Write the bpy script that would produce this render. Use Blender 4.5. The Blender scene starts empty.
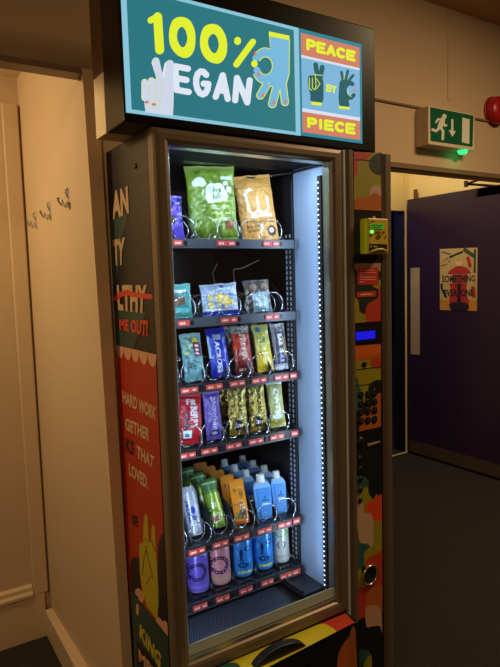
import bpy, bmesh, math, random
import numpy as np
from mathutils import Vector, Matrix, noise

S = bpy.context.scene
COL = S.collection
random.seed(7)
PI = math.pi
CZ = 1.47                       # eye height

# ------------------------------------------------------------------ camera
FPX = 584.17
YAW, PITCH, ROLL = math.radians(32.4598), math.radians(5.40303), math.radians(-1.61956)
fw = np.array([math.sin(YAW)*math.cos(PITCH), math.cos(YAW)*math.cos(PITCH), -math.sin(PITCH)])
rt = np.cross(fw, [0, 0, 1.]); rt /= np.linalg.norm(rt); up = np.cross(rt, fw)
r2 = rt*math.cos(ROLL)+up*math.sin(ROLL); u2 = -rt*math.sin(ROLL)+up*math.cos(ROLL)
cd = bpy.data.cameras.new('camera'); cam = bpy.data.objects.new('camera', cd); COL.objects.link(cam)
cd.sensor_fit = 'HORIZONTAL'; cd.sensor_width = 36; cd.lens = FPX/500*36; cd.clip_start = .05
M = Matrix.Identity(4)
for i in range(3):
    M[i][0] = r2[i]; M[i][1] = u2[i]; M[i][2] = -fw[i]
M[2][3] = CZ
cam.matrix_world = M
S.camera = cam

# ------------------------------------------------------------------ world, lights, exposure
S.view_settings.view_transform = 'Standard'; S.view_settings.look = 'None'
S.view_settings.gamma = 1; S.view_settings.exposure = 0.0
W = bpy.data.worlds.new('world'); S.world = W; W.use_nodes = True
W.node_tree.nodes['Background'].inputs[0].default_value = (1, .62, .32, 1)
W.node_tree.nodes['Background'].inputs[1].default_value = 0.012
WARM = (1, .72, .39)
def area(name, loc, to, sx, sy, power, col, spread=180):
    l = bpy.data.lights.new(name, 'AREA'); l.shape = 'RECTANGLE'; l.size = sx; l.size_y = sy; l.energy = power; l.color = col
    l.spread = math.radians(spread)
    o = bpy.data.objects.new(name, l); COL.objects.link(o); o.location = loc
    zz = (Vector(loc)-Vector(to)).normalized(); ax = Vector((0, 0, 1)) if abs(zz.z) < .9 else Vector((0, 1, 0))
    xx = ax.cross(zz).normalized(); yy = zz.cross(xx)
    o.rotation_euler = Matrix((xx, yy, zz)).transposed().to_euler()
    return o
area('room_lamp', (2.7, .55, 2.88), (2.5, .8, 0), .5, .5, 40, WARM)
area('room_lamp_rear', (-1.3, -.5, 2.88), (-1.0, -.3, 0), .5, .5, 27, WARM)
area('alcove_lamp', (-.45, 2.0, 2.15), (.40, 2.2, 1.1), .15, .15, 10, (1, .76, .40))
area('corridor_lamp', (2.7, 2.75, 2.6), (3.4, 2.8, 2.2), .25, .25, 9, (1, .80, .45))
area('far_room_lamp', (2.9, 4.2, 2.4), (3.5, 4.5, .5), .3, .3, 4, (.3, .28, 1))
LEDC = (.62, .80, 1.0)

# ------------------------------------------------------------------ pixel helpers (photo pixel -> point on a real plane)
def ray(px, py): return fw+r2*(px-250)/FPX-u2*(py-333.5)/FPX
def PY(px, py, y): d = ray(px, py); d = d*(y/d[1]); return Vector((d[0], d[1], d[2]+CZ))
def PX(px, py, x): d = ray(px, py); d = d*(x/d[0]); return Vector((d[0], d[1], d[2]+CZ))

def PIX(x, y, z_):
    d = np.array([x, y, z_-CZ]); k = d @ fw; return (250+FPX*(d @ r2)/k, 333.5-FPX*(d @ u2)/k)

# ------------------------------------------------------------------ materials
def lin(c): return tuple((v/255/12.92 if v/255 <= .04045 else ((v/255+.055)/1.055)**2.4) for v in c)
MC = {}
def mat(name, rgb, rough=.5, metal=0, emit=0, spec=.5, coat=0, bump=0, bscale=60, var=0, vscale=6):
    if name in MC: return MC[name]
    m = bpy.data.materials.new(name); m.use_nodes = True; nt = m.node_tree; b = nt.nodes['Principled BSDF']
    c = (*lin(rgb), 1)
    b.inputs['Base Color'].default_value = c; b.inputs['Roughness'].default_value = rough
    b.inputs['Metallic'].default_value = metal; b.inputs['Specular IOR Level'].default_value = spec
    b.inputs['Coat Weight'].default_value = coat
    if emit:
        b.inputs['Emission Color'].default_value = c; b.inputs['Emission Strength'].default_value = emit
    if var or bump:
        tc = nt.nodes.new('ShaderNodeTexCoord')
        nz = nt.nodes.new('ShaderNodeTexNoise'); nz.inputs['Scale'].default_value = vscale; nz.inputs['Detail'].default_value = 6
        nt.links.new(tc.outputs['Object'], nz.inputs['Vector'])
        if var:
            mx = nt.nodes.new('ShaderNodeMix'); mx.data_type = 'RGBA'
            mx.inputs[6].default_value = tuple(v*(1-var) for v in c[:3])+(1,); mx.inputs[7].default_value = tuple(min(1, v*(1+var)) for v in c[:3])+(1,)
            nt.links.new(nz.outputs['Fac'], mx.inputs[0]); nt.links.new(mx.outputs[2], b.inputs['Base Color'])
        if bump:
            n2 = nt.nodes.new('ShaderNodeTexNoise'); n2.inputs['Scale'].default_value = bscale; n2.inputs['Detail'].default_value = 4
            nt.links.new(tc.outputs['Object'], n2.inputs['Vector'])
            bp = nt.nodes.new('ShaderNodeBump'); bp.inputs['Strength'].default_value = bump; bp.inputs['Distance'].default_value = .01
            nt.links.new(n2.outputs['Fac'], bp.inputs['Height']); nt.links.new(bp.outputs[0], b.inputs['Normal'])
    MC[name] = m
    return m
def colmat(name, rough, metal=0, coat=0, alpha=None):
    """printed surface: the print is read from the mesh's own colour attribute"""
    if name in MC: return MC[name]
    m = bpy.data.materials.new(name); m.use_nodes = True; nt = m.node_tree; b = nt.nodes['Principled BSDF']
    a = nt.nodes.new('ShaderNodeAttribute'); a.attribute_name = 'print'
    nt.links.new(a.outputs['Color'], b.inputs['Base Color'])
    b.inputs['Roughness'].default_value = rough; b.inputs['Metallic'].default_value = metal; b.inputs['Coat Weight'].default_value = coat
    MC[name] = m
    return m
def glassmat():
    m = bpy.data.materials.new('clear_glass'); m.use_nodes = True; nt = m.node_tree; nt.nodes.clear()
    o = nt.nodes.new('ShaderNodeOutputMaterial'); t = nt.nodes.new('ShaderNodeBsdfTransparent'); g = nt.nodes.new('ShaderNodeBsdfGlossy')
    t.inputs[0].default_value = (.94, .96, .96, 1); g.inputs['Roughness'].default_value = .02
    lw = nt.nodes.new('ShaderNodeLayerWeight'); lw.inputs['Blend'].default_value = .5
    pw = nt.nodes.new('ShaderNodeMath'); pw.operation = 'POWER'; pw.inputs[1].default_value = 5; nt.links.new(lw.outputs['Facing'], pw.inputs[0])
    f = nt.nodes.new('ShaderNodeMath'); f.operation = 'MULTIPLY_ADD'; f.inputs[1].default_value = .93; f.inputs[2].default_value = .045; nt.links.new(pw.outputs[0], f.inputs[0])
    x = nt.nodes.new('ShaderNodeMixShader'); nt.links.new(f.outputs[0], x.inputs[0]); nt.links.new(t.outputs[0], x.inputs[1]); nt.links.new(g.outputs[0], x.inputs[2])
    nt.links.new(x.outputs[0], o.inputs[0]); return m
GLASS = glassmat()
BRONZE = mat('bronze_metal', (122, 104, 84), .4, .35)
BRONZE2 = mat('bronze_paint', (106, 90, 74), .45, .25)
SILVER = mat('brushed_silver', (190, 190, 186), .3, .9)
STEEL = mat('steel_wire', (215, 220, 225), .22, .9)
BLACK = mat('black_plastic', (20, 20, 23), .35)
BLACKM = mat('black_enamel', (24, 25, 30), .45)
DIV = mat('divider_plastic', (34, 36, 44), .35)
RAIL = mat('tray_rail', (74, 80, 90), .4, .3)
WHITEIN = mat('white_lining', (136, 155, 184), .35)
RED = mat('price_red', (190, 70, 60), .5)
WHITE = mat('print_white', (235, 235, 230), .5)
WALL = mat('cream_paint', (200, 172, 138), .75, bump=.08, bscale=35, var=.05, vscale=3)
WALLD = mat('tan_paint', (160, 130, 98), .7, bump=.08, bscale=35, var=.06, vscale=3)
TRIM = mat('cream_gloss', (208, 180, 146), .4, var=.05)
TAUPE = mat('taupe_gloss', (128, 104, 80), .4, var=.06)

# ------------------------------------------------------------------ mesh builder
class MB:
    def __init__(s): s.v = []; s.f = []; s.m = []; s.sm = []
    def add(s, vs, fs, mi=0, smooth=False):
        b = len(s.v); s.v += [tuple(v) for v in vs]
        for f in fs: s.f.append([b+i for i in f]); s.m.append(mi); s.sm.append(smooth)
    def box(s, x0, x1, y0, y1, z0, z1, mi=0):
        s.add([(x, y, z) for z in (z0, z1) for y in (y0, y1) for x in (x0, x1)],
              [(0, 2, 3, 1), (4, 5, 7, 6), (0, 1, 5, 4), (2, 6, 7, 3), (0, 4, 6, 2), (1, 3, 7, 5)], mi)
    def hexa(s, p, mi=0):   # 8 pts, bottom 4 ccw then top 4
        s.add(p, [(3, 2, 1, 0), (4, 5, 6, 7), (0, 1, 5, 4), (1, 2, 6, 5), (2, 3, 7, 6), (3, 0, 4, 7)], mi)
    def tube(s, pts, r, n=6, mi=0, caps=True):
        pts = [Vector(p) for p in pts]; rs = r if isinstance(r, (list, tuple)) else [r]*len(pts)
        rings = []; ref = None
        for i, p in enumerate(pts):
            t = (pts[min(i+1, len(pts)-1)]-pts[max(i-1, 0)]).normalized()
            if ref is None:
                ref = t.orthogonal().normalized()
            ref = (ref-t*ref.dot(t)); ref = ref.normalized() if ref.length > 1e-6 else t.orthogonal().normalized()
            b = t.cross(ref)
            rings.append([p+(ref*math.cos(a)+b*math.sin(a))*rs[i] for a in [2*PI*k/n for k in range(n)]])
        vs = [v for q in rings for v in q]; fs = []
        for i in range(len(pts)-1):
            for k in range(n): fs.append((i*n+k, i*n+(k+1) % n, (i+1)*n+(k+1) % n, (i+1)*n+k))
        s.add(vs, fs, mi, True)
        if caps:
            s.add(rings[0], [tuple(range(n))[::-1]], mi); s.add(rings[-1], [tuple(range(n))], mi)
    def lathe(s, prof, c=(0, 0, 0), axis='z', n=24, mi=0, smooth=True):
        vs = []
        for r, h in prof:
            for k in range(n):
                a = 2*PI*k/n; x, y = r*math.cos(a), r*math.sin(a)
                p = (x, y, h) if axis == 'z' else ((x, -h, y) if axis == '-y' else (h, x, y))
                vs.append((p[0]+c[0], p[1]+c[1], p[2]+c[2]))
        fs = []
        for i in range(len(prof)-1):
            for k in range(n): fs.append((i*n+k, i*n+(k+1) % n, (i+1)*n+(k+1) % n, (i+1)*n+k))
        s.add(vs, fs, mi, smooth)
    def build(s, name, mats, parent=None, base=None, bevel=0, local=False):
        me = bpy.data.meshes.new(name); me.from_pydata(s.v, [], s.f)
        if not isinstance(mats, (list, tuple)): mats = [mats]
        for m in mats: me.materials.append(m)
        me.polygons.foreach_set('material_index', s.m); me.polygons.foreach_set('use_smooth', s.sm)
        o = bpy.data.objects.new(name, me); COL.objects.link(o)
        off = Vector((0, 0, 0))
        if parent is not None:
            o.parent = parent
            if not local:
                q = parent
                while q.parent: q = q.parent
                off = Vector(q.location)
        elif base is not None:
            off = Vector(base); o.location = base
        if off.length > 0: me.transform(Matrix.Translation(-off))
        bm = bmesh.new(); bm.from_mesh(me); 
        if bevel: bmesh.ops.remove_doubles(bm, verts=bm.verts, dist=1e-6)
        if not getattr(s, 'flat', False): bmesh.ops.recalc_face_normals(bm, faces=bm.faces)
        bm.to_mesh(me); bm.free()
        if bevel:
            md = o.modifiers.new('bevel', 'BEVEL'); md.width = bevel; md.segments = 2; md.limit_method = 'ANGLE'
        me.update(); return o
def box(name, x0, x1, y0, y1, z0, z1, m, parent=None, bevel=0, base=None):
    b = MB(); b.box(x0, x1, y0, y1, z0, z1)
    if parent is None and base is None: base = ((x0+x1)/2, (y0+y1)/2, z0)
    return b.build(name, m, parent, base, bevel)
def tag(o, label=None, cat=None, group=None, kind=None):
    if label: o['label'] = label
    if cat: o['category'] = cat
    if group: o['group'] = group
    if kind: o['kind'] = kind
    return o
def empty(name, loc, label, cat, group=None):
    o = bpy.data.objects.new(name, None); COL.objects.link(o); o.location = loc; o.empty_display_size = .05
    return tag(o, label, cat, group)
def struct(o, label=None): o['kind'] = 'structure'; tag(o, label); return o

# ------------------------------------------------------------------ lettering
_TC = {}
def glyphs(txt, bold=.03):
    k = (txt, bold)
    if k in _TC: return _TC[k]
    c = bpy.data.curves.new('t', 'FONT'); c.body = txt; c.offset = bold; c.resolution_u = 3; c.space_character = 1.0+bold*1.2
    o = bpy.data.objects.new('t', c); COL.objects.link(o)
    dg = bpy.context.evaluated_depsgraph_get(); me = bpy.data.meshes.new_from_object(o.evaluated_get(dg))
    v = np.array([(p.co.x, p.co.y) for p in me.vertices]); f = [tuple(p.vertices) for p in me.polygons]
    bpy.data.objects.remove(o); bpy.data.curves.remove(c); bpy.data.meshes.remove(me)
    mn, mx = v.min(0), v.max(0); v = (v-mn)/(mx-mn)
    _TC[k] = (v, f); return _TC[k]

# ------------------------------------------------------------------ flat printed art on a real plane
def clip(poly, cl):
    out = list(poly); n = len(cl)
    A = sum(cl[i][0]*cl[(i+1) % n][1]-cl[(i+1) % n][0]*cl[i][1] for i in range(n)); sg = 1 if A > 0 else -1
    for i in range(n):
        a, b = cl[i], cl[(i+1) % n]
        ins = lambda p: sg*((b[0]-a[0])*(p[1]-a[1])-(b[1]-a[1])*(p[0]-a[0])) >= 0
        src = out; out = []
        for j in range(len(src)):
            p, q = src[j], src[(j+1) % len(src)]; ip, iq = ins(p), ins(q)
            if ip: out.append(p)
            if ip != iq:
                d1 = (b[0]-a[0])*(p[1]-a[1])-(b[1]-a[1])*(p[0]-a[0]); d2 = (b[0]-a[0])*(q[1]-a[1])-(b[1]-a[1])*(q[0]-a[0]); t = d1/(d1-d2)
                out.append((p[0]+(q[0]-p[0])*t, p[1]+(q[1]-p[1])*t))
        if not out: return []
    return out
def smooth(pts, k=4):
    n = len(pts); o = []
    for i in range(n):
        p0, p1, p2, p3 = [np.array(pts[(i+j-1) % n], float) for j in range(4)]
        for t in [q/k for q in range(k)]:
            o.append(tuple(.5*((2*p1)+(-p0+p2)*t+(2*p0-5*p1+4*p2-p3)*t*t+(-p0+3*p1-3*p2+p3)*t**3)))
    return o
_arc = lambda a0, a1, cx=.5, cy=.5, rx=.5, ry=.5: [(cx+rx*math.cos(math.radians(a)), cy+ry*math.sin(math.radians(a))) for a in np.linspace(a0, a1, 12)]
STK = {'V': [[(0, 1), (.45, 0), (1, 1)]], 'E': [[(1, 1), (0, 1), (0, 0), (1, 0)], [(0, .5), (.85, .5)]], 'G': [_arc(50, 360, .5, .5, .5, .5)+[(.62, .48)]],
       'A': [[(0, 0), (.5, 1), (1, 0)], [(.2, .32), (.8, .32)]], 'N': [[(0, 0), (0, 1), (1, 0), (1, 1)]], 'P': [[(0, 0), (0, 1), (.6, 1)]+_arc(90, -90, .6, .73, .4, .27)+[(0, .46)]],
       'C': [_arc(50, 310, .55, .5, .55, .5)], 'I': [[(.5, 0), (.5, 1)]], 'B': [[(0, 0), (0, 1), (.5, 1)]+_arc(90, -90, .5, .76, .4, .24)+[(.0, .52), (.55, .52)]+_arc(90, -90, .55, .26, .45, .26)+[(0, 0)]],
       'Y': [[(0, 1), (.5, .5), (1, 1)], [(.5, .5), (.5, 0)]]}
class Art:
    def __init__(s, proj, nrm, clipq=None, mk=None):
        s.p = proj; s.n = Vector(nrm); s.clip = clipq; s.mk = mk; s.mb = MB(); s.mb.flat = True; s.mats = []; s.step = .0004; s.cnt = 0
    def mi(s, c):
        m = s.mk(c)
        if m not in s.mats: s.mats.append(m)
        return s.mats.index(m)
    def add(s, pts, c, L=1):
        if s.clip: pts = clip(pts, s.clip)
        if len(pts) < 3: return
        s.cnt += 1; L = L+(s.cnt % 60)*.012
        s.mb.add([s.p(*q)+s.n*s.step*L for q in pts], [tuple(range(len(pts)))], s.mi(c))
    def blob(s, pts, c, L=1, k=4): s.add(smooth(pts, k), c, L)
    def ell(s, cx, cy, rx, ry, c, L=1, a0=0, a1=360, n=24):
        s.add([(cx+rx*math.cos(math.radians(a0+(a1-a0)*i/n)), cy+ry*math.sin(math.radians(a0+(a1-a0)*i/n))) for i in range(n if a1-a0 == 360 else n+1)], c, L)
    def line(s, pts, w, c, L=1, rnd=True):
        for i in range(len(pts)-1):
            (x0, y0), (x1, y1) = pts[i], pts[i+1]; d = math.hypot(x1-x0, y1-y0) or 1; nx, ny = -(y1-y0)/d*w/2, (x1-x0)/d*w/2
            if rnd:
                a = math.atan2(y1-y0, x1-x0)
                q = [(x1+w/2*math.cos(a+t), y1+w/2*math.sin(a+t)) for t in np.linspace(-PI/2, PI/2, 9)]+[(x0+w/2*math.cos(a+t), y0+w/2*math.sin(a+t)) for t in np.linspace(PI/2, 1.5*PI, 9)]
            else: q = [(x0+nx, y0+ny), (x1+nx, y1+ny), (x1-nx, y1-ny), (x0-nx, y0-ny)]
            s.add(q, c, L)
    def ring(s, cx, cy, r0x, r0y, r1x, r1y, c, L=1, a0=0, a1=360, n=28):
        A = np.radians(np.linspace(a0, a1, n))
        s.add([(cx+r1x*math.cos(a), cy+r1y*math.sin(a)) for a in A]+[(cx+r0x*math.cos(a), cy+r0y*math.sin(a)) for a in A[::-1]], c, L)
    def text(s, t, q, c, L=1, bold=.04):   # q: TL TR BR BL
        v, f = glyphs(t, bold); q = np.array(q, float); i = s.mi(c)
        P = [q[3]*(1-a)*(1-b)+q[2]*a*(1-b)+q[1]*a*b+q[0]*(1-a)*b for a, b in v]
        s.mb.add([s.p(*p)+s.n*s.step*L for p in P], f, i)
    def strokes(s, t, q, w, c, L=1, gap=.35):   # rounded lettering drawn with a round-ended stroke
        q = np.array(q, float); ws = [.35 if ch == 'I' else 1 for ch in t]; tot = sum(ws)+gap*(len(t)-1); u = 0
        for ch, cw in zip(t, ws):
            for pl in STK[ch]:
                P = []
                for a, b in pl:
                    a = (u+a*cw)/tot; P.append(tuple(q[3]*(1-a)*(1-b)+q[2]*a*(1-b)+q[1]*a*b+q[0]*(1-a)*b))
                s.line(P, w, c, L)
            u += cw+gap
    def build(s, name, parent): return s.mb.build(name, s.mats, parent)

# ------------------------------------------------------------------ canvas for prints on curved packs
class Cv:
    def __init__(s, w, h, bg):
        s.w, s.h = w, h; s.a = np.zeros((h, w, 3)); s.a[:] = lin(bg); s.U, s.V = np.meshgrid((np.arange(w)+.5)/w, (np.arange(h)+.5)/h)
    def rect(s, u0, v0, u1, v1, c): s.a[(s.U >= u0) & (s.U <= u1) & (s.V >= v0) & (s.V <= v1)] = lin(c); return s
    def ell(s, u, v, ru, rv, c, hole=0):
        d = ((s.U-u)/ru)**2+((s.V-v)/rv)**2; s.a[(d <= 1) & (d >= hole*hole)] = lin(c); return s
    def tri(s, p, c):
        (x0, y0), (x1, y1), (x2, y2) = p
        d = (x1-x0)*(y2-y0)-(x2-x0)*(y1-y0)
        if abs(d) < 1e-12: return
        a = ((x1-s.U)*(y2-s.V)-(x2-s.U)*(y1-s.V))/d; b = ((x2-s.U)*(y0-s.V)-(x0-s.U)*(y2-s.V))/d
        s.a[(a >= -1e-6) & (b >= -1e-6) & (a+b <= 1.000001)] = lin(c)
    def poly(s, pts, c):
        ins = np.zeros_like(s.U, bool)
        for i in range(len(pts)):
            (x0, y0), (x1, y1) = pts[i], pts[(i+1) % len(pts)]
            if y0 == y1: continue
            k = ((y0 > s.V) != (y1 > s.V)) & (s.U < (x1-x0)*(s.V-y0)/(y1-y0)+x0); ins ^= k
        s.a[ins] = lin(c); return s
    def text(s, t, u0, v0, u1, v1, c, bold=.02, rot=0):
        v, f = glyphs(t, bold)
        if rot == 90: v = np.array([(1-b, a) for a, b in v])     # reads upwards
        if rot == -90: v = np.array([(b, 1-a) for a, b in v])
        P = [(u0+(u1-u0)*a, v0+(v1-v0)*b) for a, b in v]
        for g in f:
            for k in range(1, len(g)-1): s.tri((P[g[0]], P[g[k]], P[g[k+1]]), c)
        return s
    def speck(s, n, cols, r=.02, reg=(0, 0, 1, 1)):
        R = random.Random(n)
        for _ in range(n):
            s.ell(reg[0]+(reg[2]-reg[0])*R.random(), reg[1]+(reg[3]-reg[1])*R.random(), r*(.5+R.random()), r*(.5+R.random())*s.w/s.h*1.2, R.choice(cols))
        return s
    def at(s, u, v): return s.a[min(s.h-1, max(0, int(v*s.h))), min(s.w-1, max(0, int(u*s.w)))]
def paint(me, cols):
    at = me.color_attributes.new('print', 'FLOAT_COLOR', 'CORNER')
    buf = np.ones((len(me.loops), 4), np.float32)
    for p, c in zip(me.polygons, cols):
        buf[p.loop_start:p.loop_start+p.loop_total, :3] = c
    at.data.foreach_set('color', buf.ravel())
FOIL = colmat('printed_film', .28, .0, .35)
METF = colmat('metallic_film', .3, .65, .2)
TIN = colmat('printed_can', .3, .25, .3)
CARD = colmat('printed_card', .45, 0, .15)

def pouch(name, Wd, H, T, cv, m, root=None, crimp=.06, taper=0, wr=.004, seed=0, gus=0, back=None, nu=30, nv=44, nameobj=None):
    """sealed film pack: front and back swell from flat crimped ends"""
    R = random.Random(seed); so = Vector((seed*3.1, seed*1.7, 0))
    vs = []; cols = []; fs = []
    def pt(u, v, side):
        e = min(v, 1-v); b = min(1, max(0, (e-crimp)/.22)); b = math.sin(b*PI/2)**.7 if b > 0 else 0
        if gus and v < .3: b = max(b, .75)
        p = (max(0, math.sin(PI*u)))**.55
        th = T/2*b*p
        w = noise.noise(Vector((u*5, v*7, side*2))+so)*wr*2*p+noise.noise(Vector((u*14, v*18, side*2))+so)*wr*.7
        if e < crimp: w = math.sin(v*H*1400)*.0006
        nw = 1-.05*b-taper*v+.02*(noise.noise(Vector((0, v*6, 0))+so))
        x = (u-.5)*Wd*nw; y = side*(th+.0006+(w if side < 0 else -w*.3) if side < 0 else th+.0006)
        y = -(th+.0006+w*b+(w if e < crimp else 0)) if side < 0 else th+.0006+(-w if e < crimp else 0)
        return (x, y, v*H+.003*noise.noise(Vector((u*4, 9, 0))+so)*(1 if v > .5 else 0))
    for side in (-1, 1):
        b = len(vs)
        for j in range(nv+1):
            for i in range(nu+1): vs.append(pt(i/nu, j/nv, side))
        for j in range(nv):
            for i in range(nu):
                a = b+j*(nu+1)+i
                fs.append((a, a+1, a+nu+2, a+nu+1) if side < 0 else (a, a+nu+1, a+nu+2, a+1))
                cols.append(cv.at((i+.5)/nu, (j+.5)/nv) if side < 0 or back is None else lin(back))
    # seal the rim
    n = (nu+1)*(nv+1)
    rim = [i for i in range(nu+1)]+[j*(nu+1)+nu for j in range(1, nv+1)]+[nv*(nu+1)+i for i in range(nu-1, -1, -1)]+[j*(nu+1) for j in range(nv-1, 0, -1)]
    for k in range(len(rim)):
        a, c = rim[k], rim[(k+1) % len(rim)]; fs.append((a, n+a, n+c, c)); cols.append(cols[0])
    me = bpy.data.meshes.new(name); me.from_pydata(vs, [], fs); me.materials.append(m); paint(me, cols)
    me.polygons.foreach_set('use_smooth', [True]*len(fs)); me.update()
    o = bpy.data.objects.new(name, me); COL.objects.link(o)
    if root: o.parent = root
    return o
def turned(name, prof, cv, v0, v1, m, root=None, n=112, plain=(200, 200, 205), top=(205, 205, 210)):
    """lathe whose wall between heights v0..v1 carries the print on its front half"""
    vs = []; fs = []; cols = []
    pr = []
    for (a, b) in zip(prof[:-1], prof[1:]):
        k = max(1, int(abs(b[1]-a[1])/.0018)); 
        for t in range(k): pr.append((a[0]+(b[0]-a[0])*t/k, a[1]+(b[1]-a[1])*t/k))
    pr.append(prof[-1])
    for r, h in pr:
        for k in range(n): a = -PI/2+2*PI*(k-n/2)/n; vs.append((r*math.cos(a), r*math.sin(a), h))
    for i in range(len(pr)-1):
        for k in range(n):
            fs.append((i*n+k, i*n+(k+1) % n, (i+1)*n+(k+1) % n, (i+1)*n+k))
            h = (pr[i][1]+pr[i+1][1])/2; u = ((k+.5)/n-.25)*2
            if v0 <= h <= v1: cols.append(cv.at(min(.999, max(0, u)), (h-v0)/(v1-v0)) if 0 <= u <= 1 else cv.at(.01, (h-v0)/(v1-v0)))
            else: cols.append(lin(plain))
    fs.append(tuple(range(n))[::-1]); cols.append(lin(plain)); L = (len(pr)-1)*n; fs.append(tuple(range(L, L+n))); cols.append(lin(top))
    me = bpy.data.meshes.new(name); me.from_pydata(vs, [], fs); me.materials.append(m); paint(me, cols)
    me.polygons.foreach_set('use_smooth', [True]*(len(fs)-2)+[False]*2); me.update()
    o = bpy.data.objects.new(name, me); COL.objects.link(o)
    if root: o.parent = root
    return o
def panelbox(name, quads, m, root=None):
    """quads: list of (4 corner points TL TR BR BL, canvas); each is gridded and printed"""
    vs = []; fs = []; cols = []
    for q, cv, nu, nv in quads:
        q = [Vector(p) for p in q]; b = len(vs)
        for j in range(nv+1):
            for i in range(nu+1):
                a, c = i/nu, j/nv; vs.append(q[3]*(1-a)*(1-c)+q[2]*a*(1-c)+q[1]*a*c+q[0]*(1-a)*c)
        for j in range(nv):
            for i in range(nu):
                k = b+j*(nu+1)+i; fs.append((k, k+1, k+nu+2, k+nu+1)); cols.append(cv.at((i+.5)/nu, (j+.5)/nv) if isinstance(cv, Cv) else lin(cv))
    me = bpy.data.meshes.new(name); me.from_pydata([tuple(v) for v in vs], [], fs); me.materials.append(m); paint(me, cols); me.update()
    o = bpy.data.objects.new(name, me); COL.objects.link(o)
    if root: o.parent = root
    return o
def place(o, x, y, z, lean=0, yaw=0, roll=0):
    if z > CZ-.6: x, y = x*(y-.028)/y, y-.028      # snack packs stand well forward in their coils
    o.location = (x, y, z)
    o.rotation_euler = (Matrix.Rotation(math.radians(-lean), 3, 'X') @ Matrix.Rotation(math.radians(roll), 3, 'Y') @ Matrix.Rotation(math.radians(yaw), 3, 'Z')).to_euler()
    return o
def copy_tree(o, parent=None):
    c = o.copy(); COL.objects.link(c); c.parent = parent
    for ch in list(o.children): copy_tree(ch, c)
    return c

# ================================================================== THE SETTING
z = CZ
CARPET = mat('dark_carpet', (40, 33, 29), .95, bump=.5, bscale=300, var=.2, vscale=40)
struct(box('floor', -2.6, 5.2, -2.6, 5.6, -.1, 0, CARPET))
struct(box('ceiling', -2.6, 5.2, -2.6, 2.36, 2.95, 3.05, mat('ceiling_board', (196, 156, 116), .8, var=.08)))
# wall behind the machine with the doorway on its right
b = MB(); YB = 2.28; OX0, OX1, OZ = 1.75, 3.60, z+.565
b.box(.575, OX0, YB, YB+.08, 0, 2.95); b.box(OX1, 5.2, YB, YB+.08, 0, 2.95); b.box(OX0, OX1, YB, YB+.08, OZ, 2.95)
struct(b.build('wall_back', WALL, None, (0, YB, 0)), 'cream plaster wall behind the machine with a wide doorway')
# left: wall over the alcove opening, the thin partition with the hooks, alcove
YL = 1.62
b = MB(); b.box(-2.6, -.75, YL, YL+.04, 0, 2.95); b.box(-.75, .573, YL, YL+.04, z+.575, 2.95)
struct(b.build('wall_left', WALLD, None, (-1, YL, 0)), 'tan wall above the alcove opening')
b = MB()
b.hexa([(.545, YL, 0), (.571, YL, 0), (.571, 2.5, 0), (.525, 2.5, 0), (.514, YL, z+.575), (.571, YL, z+.575), (.571, 2.5, z+.575), (.525, 2.5, z+.575)])
b.box(.525, .571, YL+.04, 2.5, z+.575, z+1.2)
struct(b.build('wall_partition', WALL, None, (.55, YL, 0)), 'cream partition carrying the coat hooks')
struct(box('wall_alcove', -2.6, .575, 2.46, 2.54, 0, 2.6, WALL), 'cream end wall of the alcove')
struct(box('ceiling_alcove', -2.6, .574, YL+.04, 2.46, z+.80, z+.86, mat('alcove_ceiling', (222, 200, 165), .8)))
# jamb boards
b = MB(); b.hexa([(.543, YL-.012, 0), (.572, YL-.012, 0), (.572, YL, 0), (.543, YL, 0), (.512, YL-.012, z+.575), (.552, YL-.012, z+.575), (.552, YL, z+.575), (.512, YL, z+.575)])
struct(b.build('trim_1', mat('taupe_board', (206, 172, 134), .5, var=.05), None, (.55, YL, 0)), 'taupe gloss jamb board beside the machine')
b = MB(); b.box(-.75, .512, YL-.010, YL+.045, z+.560, z+.575)
struct(b.build('trim_2', TAUPE, None, (0, YL, z+.56)), 'taupe lining under the head of the alcove opening')
# skirting in the alcove
b = MB(); pf = [(0, .235), (.014, .225), (.016, .21), (.026, .20), (.026, .19), (.018, .18), (.018, 0)]
for (d0, h0), (d1, h1) in zip(pf[:-1], pf[1:]):
    b.add([(-.75, 2.46-d0, h0), (.455, 2.46-d0, h0), (.455, 2.46-d1, h1), (-.75, 2.46-d1, h1)], [(0, 1, 2, 3)])
b.add([(.455, 2.46-d, h) for d, h in pf]+[(.455, 2.46, 0)], [tuple(range(len(pf)+1))])
b.box(.455, .50, 2.44, 2.46, 0, .19)
struct(b.build('baseboard_alcove', TRIM, None, (0, 2.45, 0)), 'tall moulded skirting on the alcove end wall')
struct(box('baseboard_partition', .497, .545, YL+.01, 2.44, 0, .115, TRIM, bevel=.004), 'cream skirting under the coat hooks')
a = PY(2, 110, 2.44); c = PY(16, 104, 2.44)
struct(box('trim_3', a[0], .516, 2.44, 2.46, .19, c[2], TRIM, bevel=.004), 'upright batten in the alcove corner')
# ledge line and mouldings on the back wall
p = PY(400, 104.5, YB)
struct(box('trim_4', .9, 5.0, YB-.012, YB, p[2]-.006, p[2]+.004, mat('ledge_shadow_tone', (120, 96, 70), .7)), 'thin ledge across the back wall, toned dark as a shadow line')  # real ledge; the darker tone paints in its thin shadow line
b = MB(); b.box(OX0-.06, OX1+.06, YB-.02, YB, OZ+.004, OZ+.03); b.box(OX0-.06, OX0, YB-.02, YB, 0, OZ)
b.box(OX1, OX1+.06, YB-.02, YB, 0, OZ)
struct(b.build('trim_5', TAUPE, None, (2.6, YB, 0)), 'brown architrave round the doorway')
p = PY(449, 60, YB)
struct(box('trim_6', p[0]-.012, p[0]+.012, YB-.004, YB, PY(449, 104, YB)[2]+.02, 2.95, WALL), 'upright joint cover on the back wall')
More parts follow.
